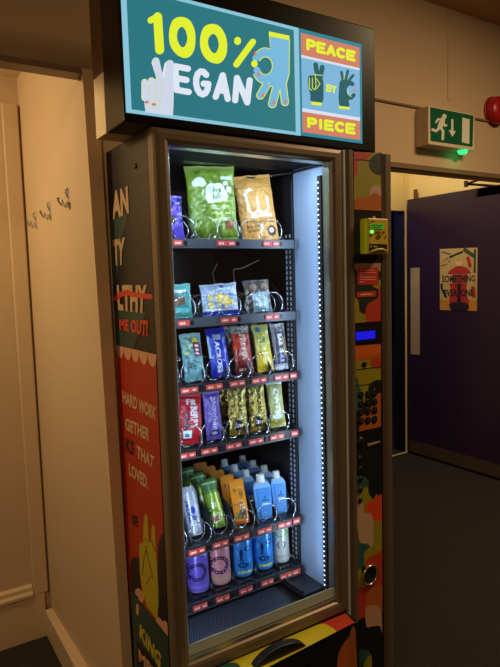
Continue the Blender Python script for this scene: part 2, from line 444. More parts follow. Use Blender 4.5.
# the room's other walls, behind the viewer
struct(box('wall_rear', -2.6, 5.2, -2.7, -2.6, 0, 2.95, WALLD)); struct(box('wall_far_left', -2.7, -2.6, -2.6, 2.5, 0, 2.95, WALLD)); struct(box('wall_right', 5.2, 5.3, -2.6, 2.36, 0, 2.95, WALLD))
# corridor beyond the doorway
CORR = mat('corridor_cream', (226, 208, 160), .8, var=.04)
struct(box('wall_corridor_right', 3.665, 3.75, YB+.08, 3.4, 0, 2.9, CORR), 'cream corridor wall above the purple door')
b = MB(); b.box(1.2, 3.606, 3.32, 3.4, z+.50, 2.9); b.box(3.612, 3.665, 3.32, 3.4, 0, 2.9); b.box(1.2, 2.7, 3.32, 3.4, 0, z+.50)
struct(b.build('wall_corridor_end', CORR, None, (2.4, 3.32, 0)), 'cream wall over the dark inner doorway')
struct(box('ceiling_corridor', 1.2, 3.75, YB+.08, 3.4, 2.9, 2.95, CORR))
struct(box('wall_corridor_left', 1.15, 1.2, YB+.08, 5.5, 0, 2.95, CORR))
struct(box('wall_inner_room', 1.2, 5.2, 4.56, 4.62, 0, 2.95, mat('inner_blue', (62, 60, 120), .7)), 'blue wall of the dark room beyond')
struct(box('wall_inner_side', 5.1, 5.2, 2.36, 4.6, 0, 2.95, mat('inner_blue', (62, 60, 120)))); struct(box('ceiling_inner', 1.2, 5.2, 3.4, 4.6, 2.95, 3.0, BLACKM))
b = MB(); b.box(3.590, 3.606, 3.296, 3.302, 0, z+.57); b.box(2.7, 3.606, 3.290, 3.302, 0, .006)
struct(b.build('trim_7', mat('pale_edge', (225, 205, 165), .4), None, (3.6, 3.3, 0)), 'pale edging up the jamb and across the threshold')

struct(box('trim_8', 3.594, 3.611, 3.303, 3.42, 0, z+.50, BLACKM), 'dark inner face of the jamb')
# purple door leaf standing open
PURPLE = mat('purple_gloss', (48, 34, 66), .33, var=.05)
dr = box('door_1', 3.60, 3.64, YB+.10, 3.285, .012, z+.583, PURPLE, base=(3.62, YB+.10, 0), bevel=.002)
struct(dr, 'open purple door leaf with a poster on it')
def onx(x): return lambda px, py: PX(px, py, x)
P0 = PX(411, 439, 3.6); P1 = PX(500, 468, 3.6)
box('kick_plate', 3.597, 3.60, YB+.12, 3.27, .02, .115, mat('brown_plate', (96, 82, 66), .4, .3), dr)
b = MB(); A, B = PX(410.5, 268, 3.597), PX(419.5, 355, 3.597); b.box(3.597, 3.60, B[1]-.0, A[1], B[2]+.0, A[2]); b.build('push_plate', mat('pale_plate', (205, 190, 158), .35, .3), dr)
b = MB(); P = PX(414.7, 196, 3.61); b.box(3.61, 3.63, P[1]-.012, P[1]+.012, z+.583, P[2]+.05); b.build('door_catch', mat('catch_brown', (96, 72, 48), .5), dr)
b = MB(); q = [PX(466, 185, 3.55), PX(484, 178.5, 3.60), PX(500, 180, 3.62)]
b.tube([PX(466, 184, 3.5), PX(487, 177, 3.5)], .008); b.tube([PX(466, 184, 3.5), PX(496, 186, 3.61)], .009); b.box(3.60, 3.65, YB+.12, YB+.36, z+.52, z+.575)
b.tube([PX(466, 184, 3.5)-Vector((0, 0, .02)), PX(466, 184, 3.5)+Vector((0, 0, .02))], .014, 10)
b.build('door_closer', mat('closer_metal', (70, 58, 44), .4, .6), dr)
# poster
pc = lambda c: mat('poster_%d_%d_%d' % c, c, .6)
pg = (3.598,)
po = Art(onx(3.5965), (-1, 0, 0), None, pc); po.step = .0003
Q = [(440, 249), (477.6, 247.6), (477, 311), (440, 310)]
pb = MB(); qq = [PX(*q, 3.5985) for q in Q]; pb.add([Vector(v) for v in qq]+[Vector(v)+Vector((-.0012, 0, 0)) for v in qq], [(0, 1, 2, 3), (4, 5, 6, 7), (0, 1, 5, 4), (1, 2, 6, 5), (2, 3, 7, 6), (3, 0, 4, 7)])
poster = pb.build('poster', pc((196, 176, 120)), None, tuple(qq[3]))
tag(poster, 'small poster reading SOMETHING FOR EVERYONE on the purple door', 'poster')
po.clip = Q
CR, RD, DK, OR = (216, 200, 150), (178, 44, 52), (34, 30, 38), (206, 142, 52)
po.add([(440, 300), (477, 300), (477, 311), (440, 310)], OR, 1)
po.line([(442, 252), (450, 254)], 1.6, (110, 100, 90), 1); po.line([(450, 257), (462, 252)], 2, DK, 1); po.line([(465, 250), (474, 256)], 4, (60, 80, 70), 1)
po.line([(468, 258), (470, 266)], 3.5, RD, 1); po.line([(475, 250), (474.5, 272)], 2, (46, 60, 54), 1); po.line([(441, 266), (447, 264)], 1.2, RD, 1)
po.ell(459, 261.5, 3.6, 4.4, (226, 196, 160), 2); po.ell(459, 258.6, 4.2, 3, (196, 176, 120), 3)
po.blob([(452, 269), (459, 266), (467, 268), (471, 274), (467, 283), (467, 296), (469, 303), (450, 303), (451, 290), (448, 281), (448, 273)], RD, 2)
po.add([(458, 273), (460.5, 273), (461, 302), (457, 302)], DK, 2.5); po.blob([(450, 303), (468, 303.5), (466, 312), (453, 312)], DK, 3)
po.add([(440, 274.5), (477.3, 273.8), (477.3, 283.2), (440, 283.6)], (204, 180, 128), 2.8); po.add([(452, 274.5), (467, 274.2), (467, 283.2), (452, 283.4)], (150, 56, 56), 2.9)
po.line([(442, 277), (441.6, 288), (446, 297)], 2, DK, 2); po.line([(473, 288), (474, 296)], 4, RD, 2)
po.line([(443, 262), (447, 258), (450, 263)], .9, (120, 108, 90), 1)
po.text('SOMETHING', [(442, 275.5), (475.5, 275), (475.5, 282), (442, 282.5)], (24, 22, 26), 4, .03)
po.text('FOR', [(455.5, 284.5), (462, 284.5), (462, 288), (455.5, 288)], (24, 22, 26), 4, .02)
po.text('EVERYONE', [(444, 289.5), (473.5, 289), (473.5, 296), (444, 296.5)], (24, 22, 26), 4, .03)
po.build('print', poster)

# ================================================================== wall things
# exit sign
YF = 2.19
tl, br = PY(428.5, 105.5, YF), PY(474.5, 149, YF)
bl = PY(429.5, 144, YF); 
SX0, SX1, SZ0, SZ1 = tl[0], br[0], PY(452, 147.5, YF)[2], PY(452, 110.2, YF)[2]
es = empty('exit_sign', ((SX0+SX1)/2, YB-.01, SZ0), 'green and white exit sign with running figure on the back wall', 'exit sign')
box('housing', SX0, SX1, YF, YB, SZ0, SZ1, mat('sign_housing', (214, 196, 170), .5), es, bevel=.003)
ex = lambda c: mat('exit_%d_%d_%d' % c, c, .3)
g = Art(lambda px, py: PY(px, py, YF), (0, -1, 0), None, ex)
GQ = [(430, 107), (473.6, 115.6), (472.4, 147), (430.4, 141)]
g.add(GQ, (22, 92, 62), 1)
def c5(pts): return [(400+x/5, 90+y/5) for x, y in pts]
WH = (225, 222, 205)
g.ell(400+221/5, 90+133/5, 2.3, 2.7, WH, 2)
g.line(c5([(212, 150), (200, 185)]), 5.2, WH, 2); g.line(c5([(200, 185), (215, 205), (213, 245)]), 2.6, WH, 2); g.line(c5([(200, 188), (180, 205), (162, 198)]), 2.6, WH, 2)
g.line(c5([(207, 148), (190, 145), (180, 162)]), 1.8, WH, 2); g.line(c5([(216, 155), (224, 180), (232, 176)]), 1.8, WH, 2)
g.line(c5([(261, 146), (261, 205)]), 2.2, WH, 2, False); g.add(c5([(243, 200), (279, 206), (261, 235)]), WH, 2)
g.add(c5([(311, 138), (348, 146), (346, 270), (309, 262)]), WH, 2)
g.build('face', es)
P = PY(462.5, 151, YF+.03)
b = MB(); b.lathe([(0.001, 0), (.02, .003), (.026, .010), (.028, .02)], (P[0], P[1], SZ0-.02), 'z', 16)
b.build('indicator_lamp', mat('green_glow', (40, 220, 110), .4, emit=2.2), es)
l = bpy.data.lights.new('indicator_light', 'POINT'); l.energy = .05; l.color = (.1, 1, .4); l.shadow_soft_size = .02
o = bpy.data.objects.new('indicator_light', l); COL.objects.link(o); o.location = (P[0], P[1]-.03, SZ0-.04)
# alarm
P = PY(497, 110.5, YB-.03)
al = empty('fire_alarm', (P[0], YB, P[2]), 'round red fire alarm sounder on the back wall', 'fire alarm')
b = MB(); b.lathe([(.074, 0), (.080, .012), (.080, .045), (.070, .062), (.03, .070), (.001, .071)], (P[0], YB, P[2]), '-y', 32); b.build('dome', mat('alarm_red', (176, 22, 26), .35), al)
b = MB(); b.lathe([(.088, 0), (.088, .008), (.06, .012)], (P[0], YB, P[2]), '-y', 32); b.build('base_plate', mat('alarm_base', (150, 30, 30), .5), al)
# coat hooks
for i, (px, py, lab) in enumerate([(69.5, 205.5, 'chrome coat hook nearest the vending machine'), (51, 217.5, 'middle chrome coat hook of the row of three'), (36.5, 226, 'chrome coat hook deepest in the alcove')]):
    xw = .5265
    P = PX(px, py, xw)
    t = (P[1]-YL)/(2.5-YL); k = P[2]/(z+.575); xw = (.545+(.514-.545)*k)*(1-t)+.525*t-.0035; P = PX(px, py, xw)
    HK = Vector((xw, P[1], P[2])); hk = lambda a, b_, c_: tuple(HK+Vector((a, b_, c_))*.78)
    h = empty('coat_hook', (xw, P[1], P[2]), lab, 'coat hook', 'coat hooks on the alcove wall')
    b = MB(); b.box(xw-.003, xw+.004, P[1]-.006, P[1]+.006, P[2]-.008, P[2]+.036); b.build('mounting_plate', STEEL, h, bevel=.001)
    b = MB(); b.tube([hk(-.003, 0, .012), hk(-.018, -.002, 0), hk(-.032, -.004, .002), hk(-.042, -.006, .016), hk(-.044, -.007, .028)], [.005, .0045, .004, .004, .005], 8); b.build('long_prong', STEEL, h)
    b = MB(); b.tube([hk(-.003, 0, 0), hk(-.014, 0, -.006), hk(-.024, 0, .004), hk(-.026, 0, .02)], [.005, .0045, .004, .0045], 8); b.build('short_prong', STEEL, h)
    b = MB(); b.tube([hk(-.002, .002, .03), hk(-.010, .002, .048), hk(-.008, .002, .068)], .0042, 8); b.build('upper_arm', STEEL, h)

# ================================================================== VENDING MACHINE
X0, X1, YM = .573, 1.357, 1.30
ZT = z+.362
vm = empty('vending_machine', ((X0+X1)/2, 1.7, 0), 'tall glass-fronted vending machine with camouflage artwork and snacks inside', 'vending machine')
SIDE = mat('side_black', (30, 27, 25), .4)
# cabinet shell
b = MB(); b.box(X0, X0+.02, 1.335, 2.12, .06, ZT); b.box(X1-.02, X1, 1.335, 2.12, .06, ZT); b.box(X0+.02, X1-.02, 1.335, 2.12, ZT-.02, ZT)
b.box(X0+.02, X1-.02, 2.10, 2.12, .06, ZT-.02); b.box(X0+.02, X1-.02, 1.335, 2.10, .06, .10); b.box(X0+.02, X1-.02, 1.335, 1.36, .10, z-1.03)
for xx in (X0+.06, X1-.06):
    for yy in (1.42, 2.04): b.box(xx-.03, xx+.03, yy-.03, yy+.03, 0, .06)
b.build('cabinet', SIDE, vm)
# compartment lining
IX0, IX1, IY0, IY1, IZ0, IZ1 = .598, 1.12, 1.335, 2.02, z-.985, z+.335
b = MB(); b.box(X0+.02, IX0, IY0, IY1, IZ0, IZ1); b.box(IX0, IX1, IY1, IY1+.02, IZ0, IZ1); b.box(IX0, IX1, 1.485, IY1, IZ1-.004, IZ1); b.box(IX0, IX1, IY0, IY1, IZ0-.015, IZ0)
b.box(IX1, IX1+.012, 1.487, IY1, IZ0, IZ1)
b.build('interior_lining', mat('dark_lining', (30, 27, 27), .3), vm)
b = MB(); b.box(IX1, IX1+.012, 1.345, 1.485, IZ0+.003, IZ1)
b.build('interior_side_panel', WHITEIN, vm)
b = MB(); b.box(IX0, IX1+.012, 1.335, 1.485, IZ1-.006, IZ1)
b.build('interior_top_panel', mat('grey_lining', (8, 9, 11), .7, spec=.1), vm)
b = MB(); b.tube([(IX1-.006, 1.345, z+.322), (IX1-.006, 1.485, z+.322), (IX1-.045, 1.53, z+.318)], .004); b.tube([(IX1-.045, 1.53, z+.318), (IX1-.10, 1.58, z+.305)], .002, mi=1); b.build('door_stay', [BLACK, STEEL], vm)
# perforated uprights at the shelf ends
for nm, xx in (('shelf_upright', 1.112), ('shelf_upright', IX0+.001)):
    b = MB(); b.box(xx, xx+.006, 1.487, 1.535, IZ0, z+.30)
    zz = IZ0+.02; sd = xx-.0005 if xx > 1 else xx+.0065
    while zz < z+.13:
        for yy in (1.495, 1.514):
            b.add([(sd, yy, zz), (sd, yy+.007, zz), (sd, yy+.007, zz+.010), (sd, yy, zz+.010)], [(0, 1, 2, 3)], 1)
        zz += .0165
    b.build(nm, [BLACKM, mat('slot_white', (190, 200, 215), .6)], vm)
# perforated floor under the lowest tray
b = MB(); b.add([(IX0, 1.345, IZ0+.002), (IX1, 1.345, IZ0+.002), (IX1, 1.50, IZ0+.012), (IX0, 1.50, IZ0+.012)], [(0, 1, 2, 3)])
for j in range(16):
    for i in range(44):
        x = .61+i*.0088+(.0044 if j % 2 else 0); y = 1.352+j*.0072; zz = IZ0+.0026+(y-1.345)/.155*.010
        b.add([(x+.0022*math.cos(a), y+.0016*math.sin(a), zz) for a in [k*PI/3 for k in range(6)]], [tuple(range(6))], 1)
b.flat = True
b.build('perforated_floor', [mat('floor_black', (10, 10, 13), .35), mat('perforation', (92, 102, 128), .5)], vm)
b = MB(); b.box(1.03, IX1-.001, 1.36, 1.47, IZ0+.012, IZ0+.016); b.box(1.026, 1.032, 1.36, 1.47, IZ0+.012, IZ0+.03); b.build('floor_cover', BLACKM, vm)
# lamps inside: two led strips just behind the door frame
for sx, xx in ((-1, IX1-.010), (1, IX0+.008)):
    b = MB(); b.box(xx-.004, xx+.006, 1.336, 1.352, IZ0+.02, z+.29)
    zz = IZ0+.03
    while zz < z+.285:
        b.box(xx-.0045 if sx < 0 else xx+.0065, xx-.0040 if sx < 0 else xx+.007, 1.3455, 1.3505, zz, zz+.0038, 1); zz += .0155
    b.build('led_strip', [mat('strip_holder', (38, 38, 40), .5), mat('led_glow', (225, 238, 255), .5, emit=2.6)], vm)
area('led_light_right', (IX1-.018, 1.349, z-.32), (IX1-.30, 1.62, z-.32), .008, 1.22, 2.7, LEDC)
area('led_light_left', (IX0+.018, 1.349, z-.32), (IX0+.30, 1.50, z-.32), .008, 1.22, 3.0, LEDC)
area('led_light_top', ((IX0+IX1)/2, 1.352, IZ1-.012), ((IX0+IX1)/2, 1.52, z-.1), .46, .01, 1.5, LEDC)

# door frame (mitred, slightly domed) and glass
DX0, DX1, DZ0, DZ1 = .573, 1.157, z-1.030, ZT-.002
prof = [(0, 1.333), (0, 1.304), (.004, 1.298), (.014, 1.2955), (.028, 1.2955), (.036, 1.299), (.040, 1.304)]
b = MB()
for (d0, y0), (d1, y1) in zip(prof[:-1], prof[1:]):
    r = lambda d, y: [(DX0+d, y, DZ0+d), (DX1-d*1.05, y, DZ0+d), (DX1-d*1.05, y, DZ1-d*.92), (DX0+d, y, DZ1-d*.92)]
    a, c = r(d0, y0), r(d1, y1)
    for k in range(4): b.add([a[k], a[(k+1) % 4], c[(k+1) % 4], c[k]], [(0, 1, 2, 3)])
b.flat = True
dfr = b.build('door_frame', BRONZE, vm)
b = MB(); a = r(.040, 1.304); c = r(.0425, 1.306); d = r(.0435, 1.334)
for q, w in ((a, c), (c, d)):
    for k in range(4): b.add([q[k], q[(k+1) % 4], w[(k+1) % 4], w[k]], [(0, 1, 2, 3)])
b.flat = True
b.build('door_inner_trim', mat('inner_trim', (176, 174, 160), .3, .8), vm)
gx0, gx1, gz0, gz1 = DX0+.041, DX1-.043, DZ0+.042, DZ1-.038
b = MB(); b.box(gx0, gx1, 1.309, 1.314, gz0, gz1); b.build('glass_pane', GLASS, vm)
b = MB(); b.box(gx0, gx1, 1.306, 1.3085, gz0, gz0+.045); b.box(gx0, gx1, 1.304, 1.3062, gz0+.0, gz0+.008, 1); b.box(gx0, gx1, 1.3045, 1.3065, gz0+.013, gz0+.0165, 1)
b.build('glass_border', [mat('frosted_border', (176, 188, 182), .4), SILVER], vm)
# gap seam at the left
box('door_seal', X0+.001, X0+.03, 1.3335, 1.3345, .44, ZT-.01, BLACK, vm)

# ---- control column on the right
b = MB()
for (xa, xb) in ((1.166, 1.204), (1.314, 1.357)):
    pr = [(xa, 1.335), (xa, 1.306), (xa+.004, 1.300), (xa+.014, 1.296), (xb-.014, 1.296), (xb-.004, 1.300), (xb, 1.308), (xb, 1.335)]
    for zz0, zz1 in ((.10, ZT),):
        n = len(pr); b.add([(x, y, zz0) for x, y in pr]+[(x, y, zz1) for x, y in pr], [(i, (i+1) % n, n+(i+1) % n, n+i) for i in range(n)]+[tuple(range(n, 2*n))])
b.build('column_frame', BRONZE2, vm)
box('column_edge_strip', 1.1595, 1.166, 1.297, 1.330, .10, ZT-.002, mat('edge_strip_silver', (196, 198, 200), .35, .2), vm)
box('column_panel', 1.204, 1.314, 1.303, 1.335, .10, ZT-.001, BLACK, vm)
OL, RE, ORG, CRM, DKG, TEA, BK = (152, 142, 30), (190, 58, 38), (182, 96, 30), (196, 158, 130), (34, 40, 36), (52, 92, 84), (18, 18, 18)
am = lambda c: mat('art_%d_%d_%d' % c, c, .45)
YA = 1.3028
pyA = lambda px, py: PY(px, py, YA)
def part_art(name, q, parent=vm):
    a = Art(pyA, (0, -1, 0), q, am); a.step = .0003; return a
XL, XR = 354.2, 381.3
ar = part_art('art', [(353.7, 152), (381.5, 152.4), (381, 211), (354, 209.5)])
ar.add(ar.clip, OL, 1); ar.blob([(350, 148), (372, 148), (368, 158), (358, 162), (357, 174), (350, 178)], RE, 2)
ar.ell(381, 164, 12, 11, DKG, 3); ar.ell(376, 193, 7, 8, CRM, 2); ar.blob([(352, 203), (360, 197), (368, 198), (373, 193), (380, 196), (384, 205), (384, 214), (352, 214)], ORG, 3)
ar.line([(354, 159.5), (381, 161)], .8, BK, 4, False)
ar.build('upper_artwork', vm)
ar = part_art('art', [(354.2, 263.5), (380.6, 263), (380.6, 321), (354.4, 323)])
ar.add(ar.clip, DKG, 1); ar.add([(354, 262), (382, 262), (382, 272), (377, 270), (358, 273), (354, 268)], (168, 128, 96), 2)
ar.blob([(373, 285), (384, 278), (384, 290), (376, 288)], OL, 2); ar.blob([(379, 288), (384, 286), (384, 326), (362, 326), (365, 314), (367, 305), (374, 300), (378, 297)], RE, 2)
ar.blob([(350, 298), (357, 299), (359, 306), (359, 311), (363, 314), (365, 315), (365, 328), (350, 328)], OL, 2)
ar.build('middle_artwork', vm)
# notice and label
n1 = Art(lambda px, py: PY(px, py, YA), (0, -1, 0), None, am); n1.step = .0003
n1.add([(357, 268.4), (378, 267.4), (378, 284.5), (357.3, 284.8)], (196, 44, 38), 4)
for k, (a, c) in enumerate([(359.5, 374), (359.5, 376), (359.5, 364), (359.5, 375), (359.5, 376), (359.5, 364)]):
    x = a
    while x < c:
        w = random.uniform(1.2, 3); n1.line([(x, 270.2+k*2.35), (min(c, x+w), 270.1+k*2.35)], .7, (236, 190, 170), 5, False); x += w+.5
n1.add([(356.5, 292), (375.8, 290.8), (375.8, 296.4), (356.5, 297.4)], (196, 60, 44), 4); n1.line([(360, 294.6), (372, 294)], 1.6, (232, 176, 150), 5, False)
n1.build('notice_labels', vm)
# display
P, Q = PY(354.4, 332, YA), PY(374.5, 340, YA)
b = MB(); b.box(P[0], 1.296, 1.300, 1.303, PY(360, 342.5, YA)[2], PY(360, 328.5, YA)[2]); b.box(P[0]+.004, Q[0], 1.2995, 1.300, PY(363, 339.5, YA)[2], PY(363, 331.5, YA)[2], 1)
b.build('display', [BLACK, mat('blue_display', (22, 20, 215), .4, emit=.9)], vm)
# coin area
ar = part_art('art', [(354.3, 346), (380.8, 344), (380.8, 426.5), (355, 432.5)])
ar.add(ar.clip, ORG, 1); ar.blob([(350, 345), (384, 342), (384, 352), (368, 356), (356, 360), (350, 362)], (214, 100, 30), 2)
ar.add([(354, 361), (371, 360), (373, 366), (384, 368), (384, 388), (372, 388), (366, 396), (360, 410), (354, 404)], OL, 3); ar.blob([(371, 360), (384, 357), (384, 368), (373, 367)], RE, 4)
ar.blob([(350, 376), (357, 378), (359, 386), (363, 396), (361, 412), (350, 416)], TEA, 4)
ar.blob([(369, 385), (376, 380), (384, 381), (384, 391), (376, 394), (373, 402), (368, 412), (360, 417), (358, 440), (350, 440), (352, 414), (360, 409), (366, 398)], (26, 30, 30), 4)
ar.line([(354, 370), (381, 366.5)], .8, BK, 5, False); ar.line([(355, 386), (370, 384)], .8, BK, 5, False)
ar.build('keypad_artwork', vm)
P = PY(364, 364, YA); b = MB(); b.lathe([(.001, .0035), (.009, .003), (.010, .0)], (P[0], YA, P[2]), '-y', 20); b.build('coin_reject_button', BLACK, vm)
for r_ in range(4):
    for c_, px in enumerate((360.5, 367.6, 374.3)):
        py = [395.2, 404, 412.4, 421.4][r_]-c_*1.05
        P = PY(px, py, YA); b = MB(); b.lathe([(.0125, 0), (.0125, .0015), (.011, .0022), (.001, .0024)], (P[0], YA, P[2]), '-y', 18)
        b.box(P[0]-.0012, P[0]+.0012, YA-.003, YA-.0025, P[2]-.003, P[2]+.003, 1)
        b.build('keypad_button', [BLACK, mat('button_mark', (96, 92, 84), .5)], vm)
P = PY(360.4, 442, YA); b = MB(); b.lathe([(.016, 0), (.016, .003), (.011, .006), (.001, .006)], (P[0], YA, P[2]), '-y', 20); b.build('lock', mat('lock_dark', (52, 50, 46), .3, .6), vm)
P, Q = PY(367.3, 445, YA), PY(379.5, 441.6, YA)
b = MB(); b.hexa([(P[0], YA-.004, P[2]-.004), (Q[0], YA-.004, Q[2]-.001), (Q[0], YA, Q[2]-.001), (P[0], YA, P[2]-.004), (P[0], YA-.004, P[2]+.004), (Q[0], YA-.004, Q[2]+.002), (Q[0], YA, Q[2]+.002), (P[0], YA, P[2]+.004)])
b.build('coin_slot', mat('coin_plate', (215, 180, 140), .3, .5), vm)
for px, py in ((359.5, 458.6), (360.2, 469), (360, 479.5), (360, 490), (359.6, 500.3)):
    P = PY(px, py, YA); b = MB(); b.lathe([(.0095, 0), (.0095, .003), (.006, .005), (.001, .005)], (P[0], YA, P[2]), '-y', 16); b.build('service_button', mat('lock_dark', (52, 50, 46)), vm)
ar = part_art('art', [(356, 448), (381.6, 446), (382.2, 667), (382.2, 700), (357.8, 700)])
ar.add(ar.clip, (20, 24, 24), 1)
ar.blob([(352, 482), (362, 477), (368, 481), (368, 488), (369, 494), (373, 499), (378, 498), (378, 560), (352, 560), (352, 530)], OL, 2); ar.blob([(352, 478), (362, 476), (368, 480), (368, 486), (362, 488), (358, 492), (352, 494)], TEA, 3)
ar.blob([(372, 500), (384, 495), (384, 523), (374, 522), (371, 514), (366, 510), (367, 503)], (224, 72, 32), 3)
ar.blob([(352, 500), (362, 502), (364, 512), (371, 514), (373, 522), (373, 543), (370, 548), (367, 543), (360, 543), (357, 530), (352, 528)], CRM, 4)
ar.blob([(350, 526), (357, 528), (359, 541), (365, 544), (370, 546), (364, 552), (364, 564), (358, 569), (350, 570)], TEA, 5)
ar.add([(372, 521), (384, 521), (384, 560), (374, 560)], OL, 3)
ar.blob([(366, 561), (374, 555), (384, 553), (384, 600), (366, 606), (364, 590)], RE, 5); ar.add([(352, 568), (360, 566), (366, 592), (352, 590)], OL, 4)
ar.blob([(352, 592), (366, 588), (372, 600), (368, 614), (350, 620)], RE, 5); ar.blob([(368, 590), (384, 586), (384, 616), (378, 606), (365, 610), (366, 600)], ORG, 6)
ar.blob([(365, 609), (372, 605), (378, 606), (381, 612), (381.5, 633), (379.5, 626), (372, 626), (366, 626)], (196, 150, 116), 7)
ar.blob([(350, 652), (360, 649), (369, 651), (370, 658), (364, 664), (350, 670)], TEA, 4); ar.blob([(362, 668), (371, 655), (370, 690), (360, 690)], OL, 5)
ar.build('lower_artwork', vm)
P = PY(369, 574.5, YA)
b = MB(); b.lathe([(.030, 0), (.034, .004), (.034, .007), (.030, .009), (.027, .006), (.027, .002)], (P[0], YA-.001, P[2]), '-y', 36); b.lathe([(.028, .0028), (.001, .0028)], (P[0], YA-.001, P[2]), '-y', 36, 1)
b.build('coin_return', [mat('ring_metal', (190, 170, 130), .25, .85), mat('hole_black', (4, 4, 5), .8)], vm)

# ---- yellow card reader on the column
YR = PX(368.3, 236, PY(360.3, 236, 1.3028)[0])[1]
YEL = mat('reader_yellow', (206, 176, 44), .4); LIM = mat('reader_glow_lime', (238, 250, 30), .35)
tlx = PY(368.3, 218, YR); brx = PY(388.6, 254, YR)
rx0, rx1 = tlx[0], brx[0]; rz1 = PY(378, 218.3, YR)[2]; rz0 = PY(378, 254, YR)[2]
b = MB(); b.box(rx0, rx1, YR, YA, rz0, rz1); rd = b.build('card_reader', YEL, vm, bevel=.003); rd['label'] = 'yellow card payment terminal'
b = MB(); b.box(rx0-.0012, rx0-.0002, YR+.006, YA, rz0+.002, rz1-.002); b.build('side_glow_sheet', LIM, rd)  # thin lime sheet; its bright colour stands in for the glow on this side
rg = Art(lambda px, py: PY(px, py, YR-.0012), (0, -1, 0), None, lambda c: mat('reader_%d_%d_%d' % c, c, .4, emit=(.7 if c == (60, 130, 30) else 2.5 if c == (90, 240, 90) else 0)))
def c8(pts): return [(340+x/8.33, 190+y/8.33) for x, y in pts]
rg.add(c8([(252, 280), (365, 280), (365, 327), (252, 322)]), (60, 130, 30), 2)
rg.line(c8([(262, 294), (350, 296)]), .8, (30, 60, 14), 3, False); rg.line(c8([(262, 310), (335, 312)]), .8, (30, 60, 14), 3, False)
rg.ell(340+265/8.33, 190+348/8.33, 1.5, 1.7, (90, 240, 90), 3)
rg.add(c8([(240, 448), (392, 452), (388, 512), (330, 498), (240, 508)]), (32, 26, 12), 2)
for x, y in ((262, 375), (325, 352), (362, 352), (322, 388), (304, 352)): rg.ell(340+x/8.33, 190+y/8.33, 1.5 if x != 322 else 2.4, 1.2 if x != 322 else 2.2, (110, 74, 16), 2)
rg.line(c8([(380, 375), (380, 405)]), 1, (90, 60, 16), 2, False); rg.line(c8([(262, 262), (285, 262)]), 1, (60, 40, 10), 2, False)
rg.add(c8([(250, 462), (262, 462), (262, 478), (250, 478)]), (190, 170, 120), 3); rg.line(c8([(275, 470), (308, 472)]), 1.3, (190, 170, 120), 3, False)
rg.build('reader_face', rd)
b = MB(); b.tube([(rx0+.004, YR-.003, rz0+.006), (rx0+.03, YR-.006, rz0+.013), ((rx0+rx1)/2+.01, YR-.007, rz0+.013), (rx1-.006, YR-.003, rz0+.007)], [.0025, .004, .004, .0025], 8); b.build('card_slot', YEL, rd)
b = MB(); b.lathe([(.001, .008), (.004, .008), (.005, 0)], ((rx0+rx1)/2, YR+.02, rz1), 'z', 12); b.build('top_stud', YEL, rd)

# ---- delivery flap housing below the door
LY = 1.243; LZ = z-1.034
b = MB(); b.box(.600, 1.150, LY, 1.334, .10, LZ); hs = b.build('flap_housing', BLACK, vm, bevel=.002)
lt = Art(lambda px, py: (lambda d: Vector((d[0]*(LZ-CZ)/d[2], d[1]*(LZ-CZ)/d[2], LZ)))(ray(px, py)), (0, 0, 1), None, am)
e1, e2 = (345.5, 613), (354.8, 622)
lt.clip = [(187, 680), (345.3, 613.2), (354.5, 622.6), (205, 700)]
lt.add(lt.clip, RE, 1)
lt.blob([(180, 700), (182, 676), (225, 655), (262, 640), (290, 631), (305, 628), (322, 624), (330, 627), (336, 634), (320, 655), (290, 670), (240, 700), (200, 720)], (206, 190, 34), 2, 5)
lt.blob([(205, 684), (222, 665), (240, 666), (232, 690)], TEA, 3)
lt.build('flap_ledge_artwork', vm)
fa = Art(lambda px, py: PY(px, py, LY-.0005), (0, -1, 0), [(180, 710), (290, 655), (355, 623.5), (357, 667), (357, 710)], am)
fa.blob([(337, 667), (340, 650), (348, 638), (356, 632), (362, 628), (362, 712), (338, 712)], ORG, 1)
fa.blob([(349, 640), (356, 632), (358, 712), (350, 712)], (170, 92, 30), 2)
fa.build('flap_front_artwork', vm)
b = MB(); c0 = PY(282, 659, 1.238); n = 18; R1 = .105
pts = [(c0[0]+R1*math.cos(PI*k/n), c0[2]-.055+.092*math.sin(PI*k/n)**.75) for k in range(n+1)]
m_ = len(pts); b.add([(x, LY-.006, q) for x, q in pts]+[(x, LY+.022, q) for x, q in pts], [tuple(range(m_)), tuple(range(m_, 2*m_))[::-1]]+[(i, i+1, m_+i+1, m_+i) for i in range(m_-1)]+[(m_-1, 0, m_, 2*m_-1)])
b.build('flap_handle', mat('soft_black', (13, 12, 12), .5), vm, bevel=.004)
# lower plinth panel
box('lower_front', .575, 1.157, 1.305, 1.334, .10, DZ0-.003, BLACK, vm)

# ---- side artwork
sa = Art(onx(X0-.0006), (-1, 0, 0), None, lambda c: mat('side_%d_%d_%d' % c, c, .42)); sa.step = .0003
SG, SO, SC, SK, SPK, SY = (46, 66, 58), (168, 46, 22), (196, 160, 120), (30, 27, 25), (206, 150, 120), (176, 158, 30)
ys = lambda px, py: None
bd = [(105, 345), (159.8, 354.5), (166.5, 545), (171, 667), (172.5, 712), (140, 712), (130, 560)]
def zx(y, zz): return Vector((X0-.0006, y, zz))
